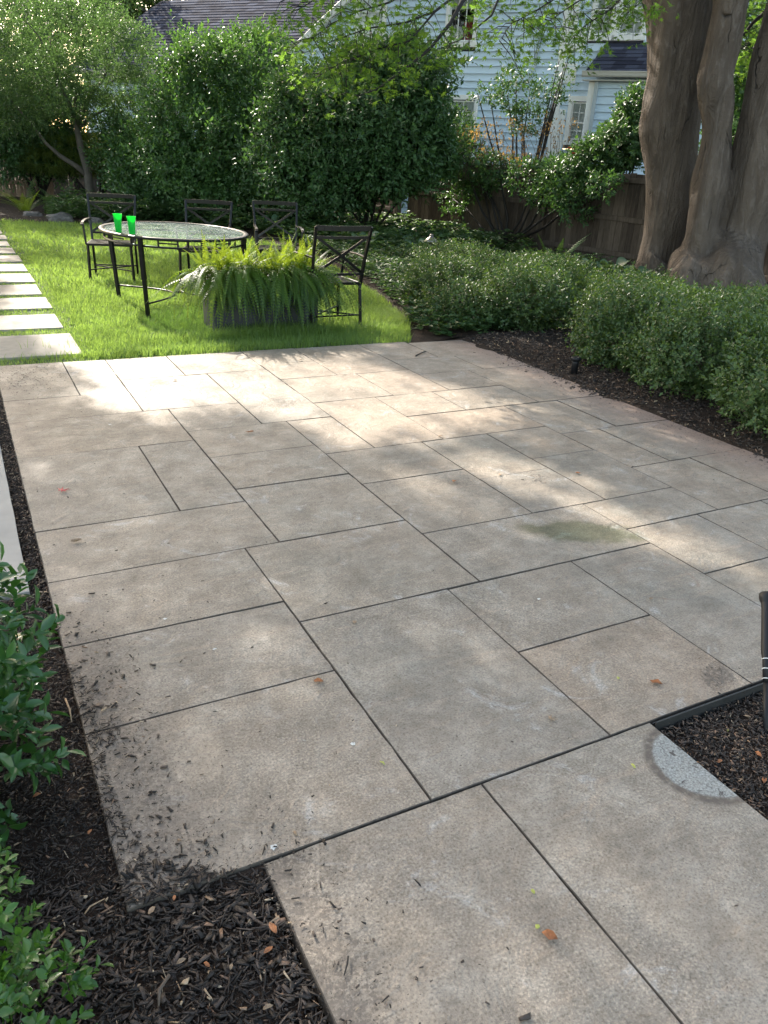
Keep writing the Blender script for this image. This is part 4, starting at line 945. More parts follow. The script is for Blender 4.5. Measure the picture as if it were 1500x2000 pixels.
hosta(8.25, 8.15, 8, .30, 'hosta with a large rounded leaf before the middle of the tree foot', 2)
hosta(8.2, 9.35, 7, .26, 'small hosta left of the tree, half behind the hedge', 8)
hosta(6.2, 12.4, 12, .36, 'hosta clump seen through the back of the nearest armchair', 3)
hosta(6.9, 12.7, 11, .34, 'hosta clump right behind the nearest armchair, by the fence gap', 4)
hosta(6.75, 11.7, 10, .28, 'hosta clump to the left of the path lamp', 5)
hosta(5.6, 15.6, 10, .34, 'hosta between the two middle armchairs', 6)
hosta(4.5, 17.3, 10, .32, 'hosta behind the chair at the far rim of the table', 7)

def wildfern(x, y, z, n, L, label, seed, mat='dfern', el=(60, 82), W=.07, npin=24, sp=.06):
    rng = np.random.default_rng(seed); fr = []
    for i in range(n):
        az = 2.4*i+rng.uniform(-.3, .3); fr.append(((sp*math.cos(az), sp*math.sin(az), 0), az, L*rng.uniform(.7, 1.1), R(rng.uniform(*el)), rng.uniform(.6, 1.5), W*rng.uniform(.8, 1.1)))
    o = link('garden_fern', frond_mesh('garden_fern', fr, npin=npin, rng=rng), MT[mat]); o.location = (x, y, z)
    return tag(o, label, 'fern', 'ferns growing in the beds')
wildfern(7.9, 9.55, .0, 11, .95, 'tall thin fern rising above the hedge before the fence', 5)
wildfern(1.45, 19.6, .0, 18, .85, 'bright green ostrich fern beside the mulch at the far left', 6, 'fern', (62, 85), .10, 26)
wildfern(.35, 19.9, .0, 10, .8, 'pale fern cut off by the left edge of the photo', 9, 'fern', (62, 85), .10, 26)
wildfern(4.3, 20.6, .0, 16, 1.25, 'dark arching fern behind the left armchair', 7, 'dfern', (50, 75), .16, 26)
wildfern(2.3, 20.6, .0, 14, .9, 'green fern right of the ostrich fern', 8, 'dfern', (55, 82), .13, 24)
rk = MB()
def rockmesh(name, loc, s, label, seed):
    bpy_m = bpy.data.meshes.new(name); import bmesh; bm = bmesh.new(); bmesh.ops.create_icosphere(bm, subdivisions=4, radius=1)
    for v in bm.verts:
        p = v.co*1.3+Vector((seed*3.1, 0, 0)); k = 1+.35*noise.noise(p)+.12*noise.noise(p*3)
        v.co = Vector((v.co.x*s[0], v.co.y*s[1], v.co.z*s[2]))*k
    bm.to_mesh(bpy_m); bm.free(); o = link(name, bpy_m, MT['rock']); o.location = loc; return tag(o, label, 'rock', 'rocks at the end of the lawn')
rockmesh('rock', (1.95, 17.75, .05), (.26, .18, .12), 'large dark grey rock at the far end of the lawn', 1)
rockmesh('rock', (2.6, 17.55, .03), (.14, .12, .08), 'smaller grey rock to the right of the large one', 2)
rockmesh('rock', (1.5, 18.6, .03), (.22, .16, .10), 'flat grey rock behind the large one near the ostrich fern', 3)

# bushes at the left of the foreground
make_shrub('euonymus_bush', [(-.20, 1.98, .26, .23, .30, .24), (-.42, 1.75, .22, .3, .3, .24), (-.14, 1.70, .14, .14, .16, .13)], 'glossy dark green bush beside the paving at the left edge', 'bush', MT['holly'], n=330, tl=.07, k=6, L=.052, Wf=.50, stem_r=.005, ns=12, seed=51, tpl=T_LEAF8, inner=.5, lumpy=.2, ls=6, up=.7, rnd=.45, spread=.9)
make_shrub('box_bush', [(-.23, 1.12, .22, .15, .18, .15), (-.38, 1.05, .24, .22, .25, .18), (-.13, .92, .17, .13, .15, .12), (-.36, 1.3, .2, .18, .18, .14)], 'box bush in the bottom left corner, small bright rounded leaves', 'bush', MT['boxn'], n=520, tl=.05, k=8, L=.024, Wf=.62, stem_r=.003, ns=14, seed=52, tpl=T_LEAF8, inner=.5, lumpy=.25, ls=8, up=.8, rnd=.5, spread=.9)

#=== FENCE ===
def fence(P0, P1, h, label, mat, bw=.14, sec=2.4, rails=(.25, .75), seed=0, lean=.0, front=1, gaps=(), post=True, z0=0.0):
    rnd = random.Random(seed); P0, P1 = Vector((*P0, 0)), Vector((*P1, 0)); d = P1-P0; L = d.length; d.normalize(); n_ = Vector((-d.y, d.x, 0))*front
    r = empty('fence', P0, math.atan2(d.y, d.x), label, 'fence')
    ns = max(1, round(L/sec)); sl = L/ns; s = front
    for k in range(ns):
        b = MB(); u = k*sl+.05
        dz = rnd.uniform(-.04, .03)
        while u < (k+1)*sl-.03:
            w_ = bw*rnd.uniform(.93, 1.03); hh = h+dz+rnd.uniform(-.012, .012)
            if not any(a < u+w_/2 < c for a, c in gaps):
                b.box((u+w_/2, 0, z0+hh/2+.02), (w_-.006, .018, hh), Matrix.Rotation(rnd.uniform(-.008, .008), 3, 'Y'), rnd.random())
            u += w_
        b.build('board_panel', MT[mat], r)
        for q in rails:
            b = MB(); b.box(((k+.5)*sl, s*.028, z0+h*q+dz), (sl-.09, .036, .085), Matrix.Rotation(rnd.uniform(-.01, .01), 3, 'Y'), .6, .004); b.build('rail', MT[mat], r)
    if post:
        for k in range(ns+1):
            b = MB(); b.box((k*sl, s*.045, z0+h/2), (.09, .09, h+.06), None, .4, .006); b.build('post', MT[mat], r)
    return r
fence((10.55, 5.0), (10.15, 12.7), 1.45, 'tall weathered board fence behind the big tree and hedge', 'fence', seed=1, front=1, rails=(.12, .52, .94))
fence((10.15, 12.75), (9.6, 17.6), 1.45, 'board fence section behind the path lamp, with a light gap at its left end', 'fence', seed=2, front=1, gaps=((4.55, 4.8),), rails=(.12, .58, .94))
fence((9.6, 17.7), (9.0, 27.0), 1.6, 'board fence hidden behind the tall dark shrubs', 'fence', seed=3, front=1)
fence((9.0, 27.0), (2.6, 27.0), 1.75, 'brown board fence behind the small grey barked tree', 'fence', seed=4, front=-1)
fence((2.55, 24.6), (-3.0, 24.6), 1.6, 'sunlit picket fence of narrow upright slats at the far left', 'picket', bw=.085, seed=5, front=1, post=True)

#=== HOUSE ===
HC = Vector((15.7, 16.8, 0)); HR = Vector((.6, -.8, 0)); HN = Vector((-.8, -.6, 0))
house = empty('house', HC, math.atan2(HR.y, HR.x), 'pale blue clapboard house with white trim and slate grey roofs beyond the fence', 'house')
# house local frame: x along the facade (to the right), y = -offset towards the camera, z up
def hv(s, z, off=0.0): return Vector((s, -off, z))
def siding(name, s0, s1, z0, z1, off, holes=(), top=None, left=None, ex=.174, parent=house, mat='siding'):
    m = MB(); z = z0; rnd = random.Random(int(s0*10)); row = 0
    while z < z1:
        za, zb = z, min(z+ex, z1); a, b = s0, s1
        if left: a = max(a, left(za))
        if top: b = min(b, top(za))
        spans = [(a, b)]
        for (h0, h1, g0, g1) in holes:
            if zb > g0+.02 and za < g1-.02:
                ns_ = []
                for (p, q) in spans:
                    if h1 <= p or h0 >= q: ns_.append((p, q)); continue
                    if h0 > p: ns_.append((p, h0))
                    if h1 < q: ns_.append((h1, q))
                spans = ns_
        t = rnd.random()
        for (p, q) in spans:
            if q-p < .02: continue
            m.add([hv(p, za, off+.048), hv(q, za, off+.048), hv(q, zb, off+.004), hv(p, zb, off+.004), hv(p, za, off-.01), hv(q, za, off-.01)], [(0, 1, 2, 3), (4, 5, 1, 0)], False, t)
        z += ex; row += 1
    return m.build(name, MT[mat], parent)
def window(s0, s1, z0, z1, off, nx=2, cas=.10, split=.5, ny=(2, 2), curtain=True, parent=house, red=False):
    """glass area s0..s1 x z0..z1; casing outside it"""
    fr = MB(); o = off+.035
    def rect(a, b, c, d, dep0, dep1): fr.box(hv((a+b)/2, (c+d)/2, (dep0+dep1)/2), (b-a, dep1-dep0, d-c), None, .5, .004)
    rect(s0-cas, s0, z0-.02, z1+.02, off-.02, o+.015); rect(s1, s1+cas, z0-.02, z1+.02, off-.02, o+.015)
    rect(s0-cas-.02, s1+cas+.02, z1+.02, z1+cas+.04, off-.02, o+.025); rect(s0-cas-.03, s1+cas+.03, z0-cas-.03, z0-.02, off-.02, o+.045)
    wf = fr.build('window', MT['white'], parent)
    fr2 = MB(); fr = fr2; zm = z0+(z1-z0)*split; b_ = .035
    rect(s0, s0+b_, z0, z1, off-.03, off+.012); rect(s1-b_, s1, z0, z1, off-.03, off+.012)
    rect(s0+b_, s1-b_, z0, z0+b_, off-.03, off+.012); rect(s0+b_, s1-b_, z1-b_, z1, off-.03, off+.012)
    rect(s0+b_, s1-b_, zm-.022, zm+.022, off-.03, off+.018)
    for (a, c, n2) in ((z0+b_, zm-.022, ny[0]), (zm+.022, z1-b_, ny[1])):
        for k in range(1, nx): u = s0+b_+(s1-s0-2*b_)*k/nx; rect(u-.010, u+.010, a, c, off-.022, off+.004)
        for k in range(1, n2): v = a+(c-a)*k/n2; rect(s0+b_, s1-b_, v-.010, v+.010, off-.020, off+.002)
    fr2.build('sash', MT['white'], wf)
    g_ = MB(); g_.poly([hv(s0, z0, off-.028), hv(s1, z0, off-.028), hv(s1, z1, off-.028), hv(s0, z1, off-.028)]); g_.build('pane', MT['glass'], wf)
    rm = MB(); a0, a1 = off-.03, off-.75
    q = [hv(s0-.01, z0-.01, a0), hv(s1+.01, z0-.01, a0), hv(s1+.01, z1+.01, a0), hv(s0-.01, z1+.01, a0), hv(s0-.3, z0-.2, a1), hv(s1+.3, z0-.2, a1), hv(s1+.3, z1+.2, a1), hv(s0-.3, z1+.2, a1)]
    rm.add(q, [(0, 1, 5, 4), (1, 2, 6, 5), (2, 3, 7, 6), (3, 0, 4, 7), (4, 5, 6, 7)]); rm.build('reveal', MT['dark'], wf)
    if curtain:
        cm = MB(); vs = []; n2 = 40
        lo_ = z0 if curtain is True else curtain
        for k in range(n2+1):
            u = s0+(s1-s0)*k/n2; dd = off-.055+.012*math.sin(k*1.7); vs += [hv(u, lo_, dd), hv(u, z1, dd)]
        cm.add(vs, [(2*k, 2*k+2, 2*k+3, 2*k+1) for k in range(n2)], True); cm.build('curtain', MT['curtain'], wf)
    if red:
        cm = MB(); cm.box(hv(s1-.22, z0+.26, off-.12), (.25, .04, .42), None, .5, .02); cm.build('red_cushion', MT['red'], wf)
        cm = MB(); cm.box(hv(s0+.2, z0+.2, off-.14), (.34, .05, .34), Matrix.Rotation(.4, 3, 'Y'), .5, .03); cm.box(hv(s0+.5, z0+.2, off-.16), (.2, .05, .38), Matrix.Rotation(-.3, 3, 'Y'), .5, .03); cm.build('draped_cloth', MT['curtain'], wf)
    return wf
wA = (-5.14, -4.42, 4.45, 6.1); wB = (-5.20, -4.20, 1.7, 3.05); wC = (-1.52, -1.11, 2.2, 3.08); wD = (-.63, -.07, 4.58, 5.65); wE = (-1.25, -.82, 4.58, 5.65); wF = (-7.9, -7.1, 4.45, 5.9)
def hole(w_, c=.10): return (w_[0]-c, w_[1]+c, w_[2]-c, w_[3]+c)
siding('siding', -11.0, 6.5, -.3, 9.0, 0, [hole(w_) for w_ in (wA, wB, wC, wD, wE, wF)], left=lambda z: -10.9 if z < 3.6 else -10.9+(z-3.6)/.70, top=lambda z: 6.5)
for w_, kw in ((wA, dict(nx=3, split=.62, ny=(1, 2), curtain=5.2, red=True)), (wB, dict(nx=3, split=.5)), (wC, dict(nx=2, split=.46, ny=(2, 2))), (wD, dict(nx=3, split=.5, ny=(2, 2))), (wE, dict(nx=2, split=.5, ny=(2, 2))), (wF, dict(nx=3, split=.5))):
    window(*w_, 0, **kw)
tr = MB()
def trim(s0, s1, z0, z1, off0, off1, mb=tr): mb.box(hv((s0+s1)/2, (z0+z1)/2, (off0+off1)/2), (s1-s0, off1-off0, z1-z0), None, .5, .004)
trim(-2.04, -1.84, -.3, 9, .0, .055)
for (a, b, c, d) in ((-1.84, -1.66, 4.75, 5.5), (-1.84, -1.42, 4.22, 4.75), (-1.84, -1.52, 3.5, 3.95), (-1.84, -1.66, -.3, 2.9)): trim(a, b, c, d, .0, .045)
tr.build('trim_board', MT['white'], house)
tr = MB(); rk_ = Matrix.Rotation(-math.atan(.70), 3, 'Y')
L_ = 9.2; mid = hv(-10.95+L_/2*math.cos(math.atan(.70)), 3.55+L_/2*math.sin(math.atan(.70)), .10); tr.box(mid, (L_, .16, .17), rk_, .5, .005)
tr.build('rake_board', MT['white'], house)
def shingles(name, A, B, C_, D_, rows, parent=house, seed=0):
    """A-B eave, D-C ridge; little overlapping tabs, kept to the roof outline"""
    m = MB(); rnd = random.Random(seed); A, B, C_, D_ = map(Vector, (A, B, C_, D_)); nrm = (B-A).cross(D_-A).normalized()
    if nrm.z < 0: nrm = -nrm
    wid = (B-A).length
    for k in range(rows):
        t0_, t1_ = k/rows, min(1, (k+1.02)/rows); l0, r0 = A.lerp(D_, t0_), B.lerp(C_, t0_); l1, r1 = A.lerp(D_, t1_), B.lerp(C_, t1_)
        n2 = max(2, int((r0-l0).length/.32)); off = rnd.random()
        cuts = [0]+[min(1, max(0, (i+off+rnd.uniform(-.12, .12))/n2)) for i in range(n2)]+[1]
        for a, b in zip(cuts[:-1], cuts[1:]):
            if b-a < 1e-4: continue
            m.add([l0.lerp(r0, a)+nrm*.018, l0.lerp(r0, b)+nrm*.018, l1.lerp(r1, b)+nrm*.003, l1.lerp(r1, a)+nrm*.003, l0.lerp(r0, a), l0.lerp(r0, b)], [(0, 1, 2, 3), (4, 5, 1, 0)], False, rnd.random()**1.3)
    return m.build(name, MT['shingle'], parent)
def gutter(s0, s1, z, off, parent=house):
    m = MB(); prof = [(0, 0), (.09, 0), (.11, .03), (.12, .10), (.135, .105), (.135, .125), (0, .125)]
    vs = [hv(s, z-.125+p[1], off+p[0]) for s in (s0, s1) for p in prof]; n = len(prof)
    m.add(vs, [(k, (k+1) % n, n+(k+1) % n, n+k) for k in range(n)]+[tuple(range(n)), tuple(range(2*n-1, n-1, -1))]); m.box(hv((s0+s1)/2, z-.19, off-.12), (s1-s0, .24, .02)); return m.build('gutter', MT['gutter'], parent)
# lean-to on the right
siding('lean_to_siding', -.86, 6.5, -.3, 3.62, .62, [(.12, .95, 1.9, 2.95)])
window(.24, .84, 2.0, 2.85, .62, nx=2, parent=house)
shingles('lean_to_roof', hv(-1.12, 3.68, .86), hv(6.6, 3.68, .86), hv(6.6, 4.40, .01), hv(-.86, 4.40, .01), 8, seed=3)
gutter(-1.16, 6.6, 3.70, .84)
tr = MB(); trim(-1.02, -.86, -.3, 3.5, .0, .665, tr); tr.build('corner_board', MT['white'], house)
tr = MB(); trim(-.86, -.77, -.3, 3.5, .665, .735, tr); tr.build('downpipe', MT['pipe'], house)
tr = MB(); tr.tube([hv(-2.55, 5.2, .06), hv(-2.62, 3.9, .06), hv(-2.75, 3.55, .10), hv(-3.1, 3.25, .10)], .032, 8); tr.build('drainpipe', MT['pipe'], house)
# left wing, set back, with a broad shingle roof
wG = (-15.95, -15.1, 1.9, 3.12)
siding('wing_siding', -19.3, -10.6, -.3, 3.64, -1.0, [hole(wG)])
window(*wG, -1.0, nx=2)
shingles('wing_roof', hv(-19.9, 3.72, -.62), hv(-10.4, 3.72, -.62), hv(-6.6, 6.35, -4.2), hv(-18.3, 6.35, -4.2), 26, seed=5)
gutter(-19.9, -10.9, 3.74, -.66)
shingles('wing_roof_end', hv(-19.9, 3.72, -7.8), hv(-19.9, 3.72, -.62), hv(-18.3, 6.35, -4.2), hv(-18.31, 6.35, -4.21), 20, seed=6)
tr = MB(); tr.add([hv(-19.3, -.3, -1.0), hv(-19.3, 3.7, -1.0), hv(-19.3, 3.7, -7.4), hv(-19.3, -.3, -7.4)], [(0, 1, 2, 3)]); tr.build('wing_side_wall', MT['siding'], house)
# main roof slopes and right part closing the volume
tr = MB(); tr.add([hv(-10.9, 3.6, 0), hv(-10.9, 3.6, -8), hv(-3.2, 9.0, -8), hv(-3.2, 9.0, 0)], [(0, 1, 2, 3)]); tr.build('main_roof', MT['shingle'], house)
tr = MB(); trim(6.4, 6.52, -.3, 9, -8, .0, tr); tr.build('end_wall', MT['siding'], house)

#=== TREES ===
def remeshed(mb, name, mat, parent, vox, amp=.03, sc_=2.2, smooth_it=6):
    me = bpy.data.meshes.new('tmp'); me.from_pydata(mb.v, [], mb.f); me.update(); o = bpy.data.objects.new('tmp', me); C.objects.link(o)
    md = o.modifiers.new('r', 'REMESH'); md.mode = 'VOXEL'; md.voxel_size = vox
    ms = o.modifiers.new('s', 'SMOOTH'); ms.factor = .6; ms.iterations = smooth_it
    dg = bpy.context.evaluated_depsgraph_get(); dg.update(); ev = o.evaluated_get(dg); new = bpy.data.meshes.new_from_object(ev)
    bpy.data.objects.remove(o); n = len(new.vertices); co = np.empty(n*3, np.float32); nm = np.empty(n*3, np.float32)
    new.vertices.foreach_get('co', co); new.vertex_normals.foreach_get('vector', nm) if hasattr(new, 'vertex_normals') else None
    co = co.reshape(-1, 3); nm = nm.reshape(-1, 3); d = np.empty(n)
    for i in range(n):
        x, y, z = co[i]; d[i] = amp*(noise.noise((x*sc_, y*sc_, z*sc_*.35))*1.0+.5*noise.noise((x*sc_*2.4, y*sc_*2.4, z*sc_*.8))+.18*noise.noise((x*14, y*14, z*4)))
    co = co+nm*d[:, None]; new.vertices.foreach_set('co', co.ravel().astype(np.float32)); new.polygons.foreach_set('use_smooth', np.ones(len(new.polygons), bool)); new.update()
    new.name = name
    return link(name, new, mat, parent)
TB = D(1345, 565, 12.0); TB.z = 0
def tp(px, py, d): 
    v = D(px, py, d); return v-Vector((TB.x, TB.y, 0))
tree = empty('big_tree', (TB.x, TB.y, 0), 0, 'massive triple stemmed tree with smooth brown grey fluted bark before the fence', 'tree')
tk = MB(); k_ = 12.0/F_PX/1.0
def stem_px(rows, d, n=18, mbt=tk):
    pts, rs = [], []
    for (y, xl, xr) in rows:
        c = tp((xl+xr)/2, y, d); a = D(xl, y, d); b = D(xr, y, d); pts.append(c); rs.append((a-b).length/2*1.05+.012)
    mbt.tube(pts, rs, n)
    return pts, rs
stem_px([(600, 1228, 1330), (560, 1232, 1325), (530, 1240, 1318), (500, 1249, 1325), (460, 1256, 1334), (400, 1262, 1350), (340, 1262, 1358), (290, 1258, 1362), (245, 1252, 1366), (205, 1257, 1370), (150, 1266, 1380), (80, 1266, 1394), (20, 1261, 1402), (-60, 1255, 1412), (-200, 1245, 1420), (-400, 1225, 1410), (-700, 1200, 1370)], 12.4)
stem_px([(600, 1300, 1400), (555, 1310, 1395), (510, 1322, 1398), (460, 1340, 1404), (410, 1348, 1412), (360, 1354, 1420), (310, 1364, 1424), (260, 1370, 1424), (215, 1370, 1428), (180, 1362, 1430), (150, 1363, 1428), (110, 1378, 1434), (60, 1390, 1446), (20, 1398, 1455), (-40, 1402, 1470), (-200, 1420, 1500), (-500, 1440, 1520)], 11.7, 14)
stem_px([(605, 1360, 1490), (570, 1372, 1475), (530, 1378, 1478), (480, 1388, 1490), (430, 1398, 1505), (380, 1412, 1525), (330, 1426, 1540), (280, 1436, 1550), (220, 1449, 1562), (160, 1462, 1578), (100, 1476, 1595), (40, 1493, 1615), (-60, 1525, 1645), (-250, 1590, 1690), (-500, 1680, 1760)], 12.0)
# root flare and knots
tk.tube([tp(1290, 520, 12.3), tp(1258, 560, 12.2), tp(1235, 580, 12.1)], [.34, .26, .14], 12)
tk.tube([tp(1350, 500, 11.8), tp(1345, 545, 11.5), tp(1340, 590, 11.35)], [.26, .3, .26], 12)
tk.tube([tp(1430, 480, 11.9), tp(1430, 530, 11.6), tp(1440, 590, 11.35)], [.36, .40, .36], 12)
tk.tube([tp(1390, 500, 11.9), tp(1388, 545, 11.5), tp(1385, 590, 11.3)], [.24, .3, .26], 12)
tk.tube([tp(1279, 215, 12.3), tp(1274, 245, 12.25), tp(1277, 280, 12.3)], [.10, .12, .10], 10)
tk.tube([tp(1368, 190, 11.6), tp(1372, 160, 11.6), tp(1385, 125, 11.6)], [.05, .08, .05], 10)
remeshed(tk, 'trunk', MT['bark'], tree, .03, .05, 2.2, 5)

# maple boughs that hang into the top of the picture, parts of the big tree
def bough(pts, r0, seed, nl, L, label=None, spread=.35, hang=.35, name='bough', dtw=.45, up=.0, tpl=T_MAPLE):
    """pts: px,py,dist ; leaves clustered round the bough"""
    rnd = random.Random(seed); P = [tp(*p) for p in pts]; m = MB(); n = len(P); m.tube(P, [r0*(1-.85*i/(n-1)) for i in range(n)], 7)
    rng = np.random.default_rng(seed); LP, LD = [], []
    for i in range(nl):
        t = rng.random()**.8*(n-1); a = int(min(n-2, t)); q = P[a].lerp(P[a+1], t-a)
        dv = (P[a+1]-P[a]).normalized(); side = Vector(rng.normal(size=3)); side = (side-dv*side.dot(dv)); side.z *= .45; side.normalize()
        e = q+side*rng.uniform(.25, 1)*spread+dv*rng.uniform(0, .3)*spread+Vector((0, 0, -hang*rng.random()*.5+up))
        if rng.random() < dtw: m.tube([q, q.lerp(e, .5)+Vector((0, 0, .03)), e], [.005, .0035, .002], 4)
        for j in range(rng.integers(4, 8)):
            LP.append(np.array(e)+rng.normal(0, L*.75, 3)*np.array([1, 1, .55])); LD.append(unit(np.array([[side.x, side.y, -.25]])+rng.normal(0, .5, (1, 3)))[0])
    b = m.build(name, MT['twig'], tree); LP, LD = np.array(LP), np.array(LD); nn = unit(np.array([0, 0, 1.0])+rng.normal(0, .45, LP.shape)); sz = L*rng.uniform(.5, .95, len(LP))
    me = leaves_mesh('leaves', LP, LD, nn, sz*.75, sz*.75, tpl, np.clip(rng.normal(.55, .22, len(LP)), 0, 1)); link('leaves', me, MT['maple'], b)
bough([(960, -60, 8.2), (905, 0, 8.0), (880, 45, 7.9), (840, 95, 7.8), (790, 135, 7.8), (735, 175, 7.8), (690, 190, 7.8)], .024, 1, 26, .085, spread=.30)
bough([(930, -40, 8.0), (850, 22, 7.9), (790, 45, 7.9), (720, 55, 7.8), (650, 80, 7.8), (590, 105, 7.7)], 0.0131, 2, 52, .085, spread=.36)
bough([(850, -50, 7.6), (760, 5, 7.5), (700, 22, 7.5), (650, 45, 7.4), (610, 75, 7.4)], 0.0107, 3, 60, .085, spread=.42)
bough([(850, 22, 7.9), (800, 80, 7.8), (740, 95, 7.8), (670, 120, 7.7), (620, 150, 7.7)], 0.0096, 4, 56, .085, spread=.36)
bough([(985, -30, 8.4), (960, 30, 8.4), (930, 55, 8.3), (895, 80, 8.3), (860, 95, 8.3)], 0.0131, 5, 10, .085, spread=.30)
bough([(1130, -50, 8.6), (1080, 0, 8.5), (1040, 25, 8.5), (1000, 45, 8.4), (975, 80, 8.4)], 0.0096, 6, 42, .085, spread=.36)
bough([(1200, -60, 9.0), (1150, -10, 9.0), (1110, 15, 8.9), (1075, 40, 8.9), (1040, 60, 8.8)], 0.0096, 7, 48, .085, spread=.36)
bough([(1240, -50, 9.2), (1220, -10, 9.2), (1190, 20, 9.1), (1150, 45, 9.1), (1120, 70, 9.1)], .016, 8, 66, .085, spread=.36)
bough([(1270, -50, 9.6), (1260, -10, 9.6), (1245, 10, 9.5), (1225, 25, 9.5)], .012, 9, 36, .085, spread=.32)
bough([(800, -60, 7.2), (700, -25, 7.1), (620, -5, 7.1), (590, 15, 7.1)], .015, 10, 30, .085, spread=.30)
bough([(660, -50, 7.2), (600, -20, 7.1), (555, 0, 7.1)], .010, 17, 8, .085, spread=.18)
bough([(1560, -40, 13), (1500, 20, 13), (1470, 45, 13), (1450, 70, 13), (1436, 95, 13)], .04, 11, 70, .13, spread=.6)
bough([(1560, 10, 14), (1510, 60, 14), (1475, 90, 14), (1455, 120, 14)], .04, 12, 70, .13, spread=.6)
bough([(1180, -80, 10), (1090, -30, 10), (1000, -25, 10), (930, -10, 10)], .02, 13, 34, .1, spread=.4)

def tree_leaves(name, blobs, n, tl, k, L, Wf, mat, parent, seed, tpl=T_RHOMB, **kw):
    return link(name, shrub_mesh(name, blobs, n, tl, k, L, Wf, tpl=tpl, seed=seed, **kw), mat, parent)

def limbs(parent, trunk_pts, trunk_r, branches, mat, name='trunk'):
    m = MB(); m.tube(trunk_pts, trunk_r, 10)
    for pts, r in branches: m.tube(pts, [r*(1-.8*i/(len(pts)-1)) for i in range(len(pts))], 7)
    return m.build(name, mat, parent)

# small grey barked tree on the left (fine leaves)
r = empty('small_tree', (2.95, 21.5, 0), 0, 'slender grey barked tree with airy fine foliage at the end of the lawn', 'tree')
def q3(px, py, d=21.7): v = D(px, py, d); return v-Vector((2.95, 21.5, 0))
limbs(r, [q3(178, 410), q3(176, 375), q3(170, 330), q3(158, 290), q3(150, 250), q3(140, 215)], [.125, .11, .095, .08, .065, .05],
      [([q3(172, 345), q3(150, 325), q3(118, 305), q3(90, 280), q3(55, 235), q3(20, 195)], .07), ([q3(156, 248), q3(175, 230), q3(205, 215), q3(240, 225)], .05),
       ([q3(150, 250), q3(175, 190), q3(200, 155), q3(218, 120), q3(225, 90)], .05), ([q3(145, 225), q3(120, 170), q3(95, 110), q3(75, 70), q3(50, 40)], .05), ([q3(145, 225), q3(150, 160), q3(160, 110)], .04), ([q3(205, 165), q3(240, 150), q3(280, 165)], .025), ([q3(95, 110), q3(100, 75), q3(115, 50)], .025), ([q3(118, 168), q3(80, 150), q3(40, 150)], .03)], MT['cstem'])
def bb(px, py, d, rx, ry, rz, o): v = D(px, py, d); return (v.x-o[0], v.y-o[1], v.z, rx, ry, rz)
O = (2.95, 21.5)
cb = [bb(150, 60, 21.6, 1.5, 1.2, .7, O), bb(60, 60, 21.2, 1.3, 1.2, .8, O), bb(230, 110, 21.6, .9, .9, .45, O), bb(60, 140, 21.5, 1.1, 1.0, .5, O), bb(180, 140, 21.4, 1.1, 1.0, .45, O), bb(100, 190, 21.2, 1.2, 1.0, .4, O), bb(230, 170, 21.5, .9, .9, .35, O), bb(0, 110, 21.3, 1.1, 1.1, .8, O), bb(255, 75, 21.8, .6, .6, .3, O), bb(20, 215, 21.3, .9, .9, .35, O), bb(190, 215, 21.6, .8, .8, .25, O), bb(260, 215, 22, .7, .7, .28, O)]
tree_leaves('crown', cb, 5200, .22, 7, .062, .42, MT['cherry'], r, 61, lumpy=.45, ls=1.6, up=.1, inner=.5, rnd=.6, shell=(.55, 1.1))

def bigshrub(px_blobs, label, name, seed, n, mat, L=.105, tl=.36, k=7, group=None, lumpy=.5, **kw):
    bl = [bb(a, b, d, rx, ry, rz, (0, 0)) for a, b, d, rx, ry, rz in px_blobs]
    arr = np.array(bl); base = (arr[:, 0].mean(), arr[:, 1].mean(), 0); loc = [(x-base[0], y-base[1], z, a, b, c) for x, y, z, a, b, c in bl]
    o = empty(name, base, 0, label, kw.pop('cat', 'shrub'), group)
    link('foliage', shrub_mesh('foliage', loc, n, tl, k, L, kw.pop('Wf', .48), seed=seed, zmin=.02, lumpy=lumpy, ls=kw.pop('ls', 1.7), inner=kw.pop('inner', .45), shell=kw.pop('shell', (.6, 1.12)), **kw), mat, o)
    stems(o, (0, 0, 0), loc, .03, 12, MT['twig'], seed=seed)
    return o
sg = 'tall evergreen shrubs along the fence'
bigshrub([(470, 190, 19.8, 1.2, 1.1, .95), (400, 160, 20.2, .9, .9, .65), (500, 130, 20.2, .75, .8, .6), (360, 240, 19.6, .9, .9, .7), (430, 300, 19.0, 1.15, 1.1, .9), (520, 250, 19.2, 1.0, 1.0, .9), (340, 330, 19.2, .8, .8, .6), (470, 110, 20.2, .4, .4, .45), (300, 300, 20, .55, .6, .55), (450, 370, 18.6, .9, .8, .5)], 'tall broad shrub with sunlit top, directly behind the patio table', 'evergreen_shrub', 71, 5600, MT['shrubL'], group=sg)
bigshrub([(640, 215, 17.6, .9, 1.0, .62), (585, 225, 17.8, .6, .7, .5), (860, 300, 16.9, .4, .4, .35), (725, 200, 17.2, 1.0, 1.0, .7), (785, 205, 16.6, .65, .8, .55), (620, 270, 17.2, 1.1, 1.1, .85), (720, 260, 16.6, 1.15, 1.0, .8), (790, 280, 16.2, .7, .8, .5), (570, 340, 17.6, .9, .9, .7), (660, 340, 16.6, 1.0, .8, .55), (750, 330, 16.2, .75, .7, .4), (840, 150, 16.6, .22, .3, .14), (770, 140, 17.0, .5, .5, .3), (832, 265, 16.2, .35, .4, .3), (878, 112, 17.0, .16, .2, .12), (800, 95, 17.0, .3, .3, .14), (690, 135, 17.6, .35, .4, .22)], 'very large dark shrub leaning over the fence in the middle', 'evergreen_shrub', 72, 7600, MT['shrub'], group=sg)
bigshrub([(300, 380, 19.3, .7, .7, .45), (270, 350, 20, .6, .6, .5), (250, 300, 21, .6, .6, .55)], 'low dark shrub beneath the small tree, right of its trunk', 'evergreen_shrub', 73, 1500, MT['shrub'], group=sg)
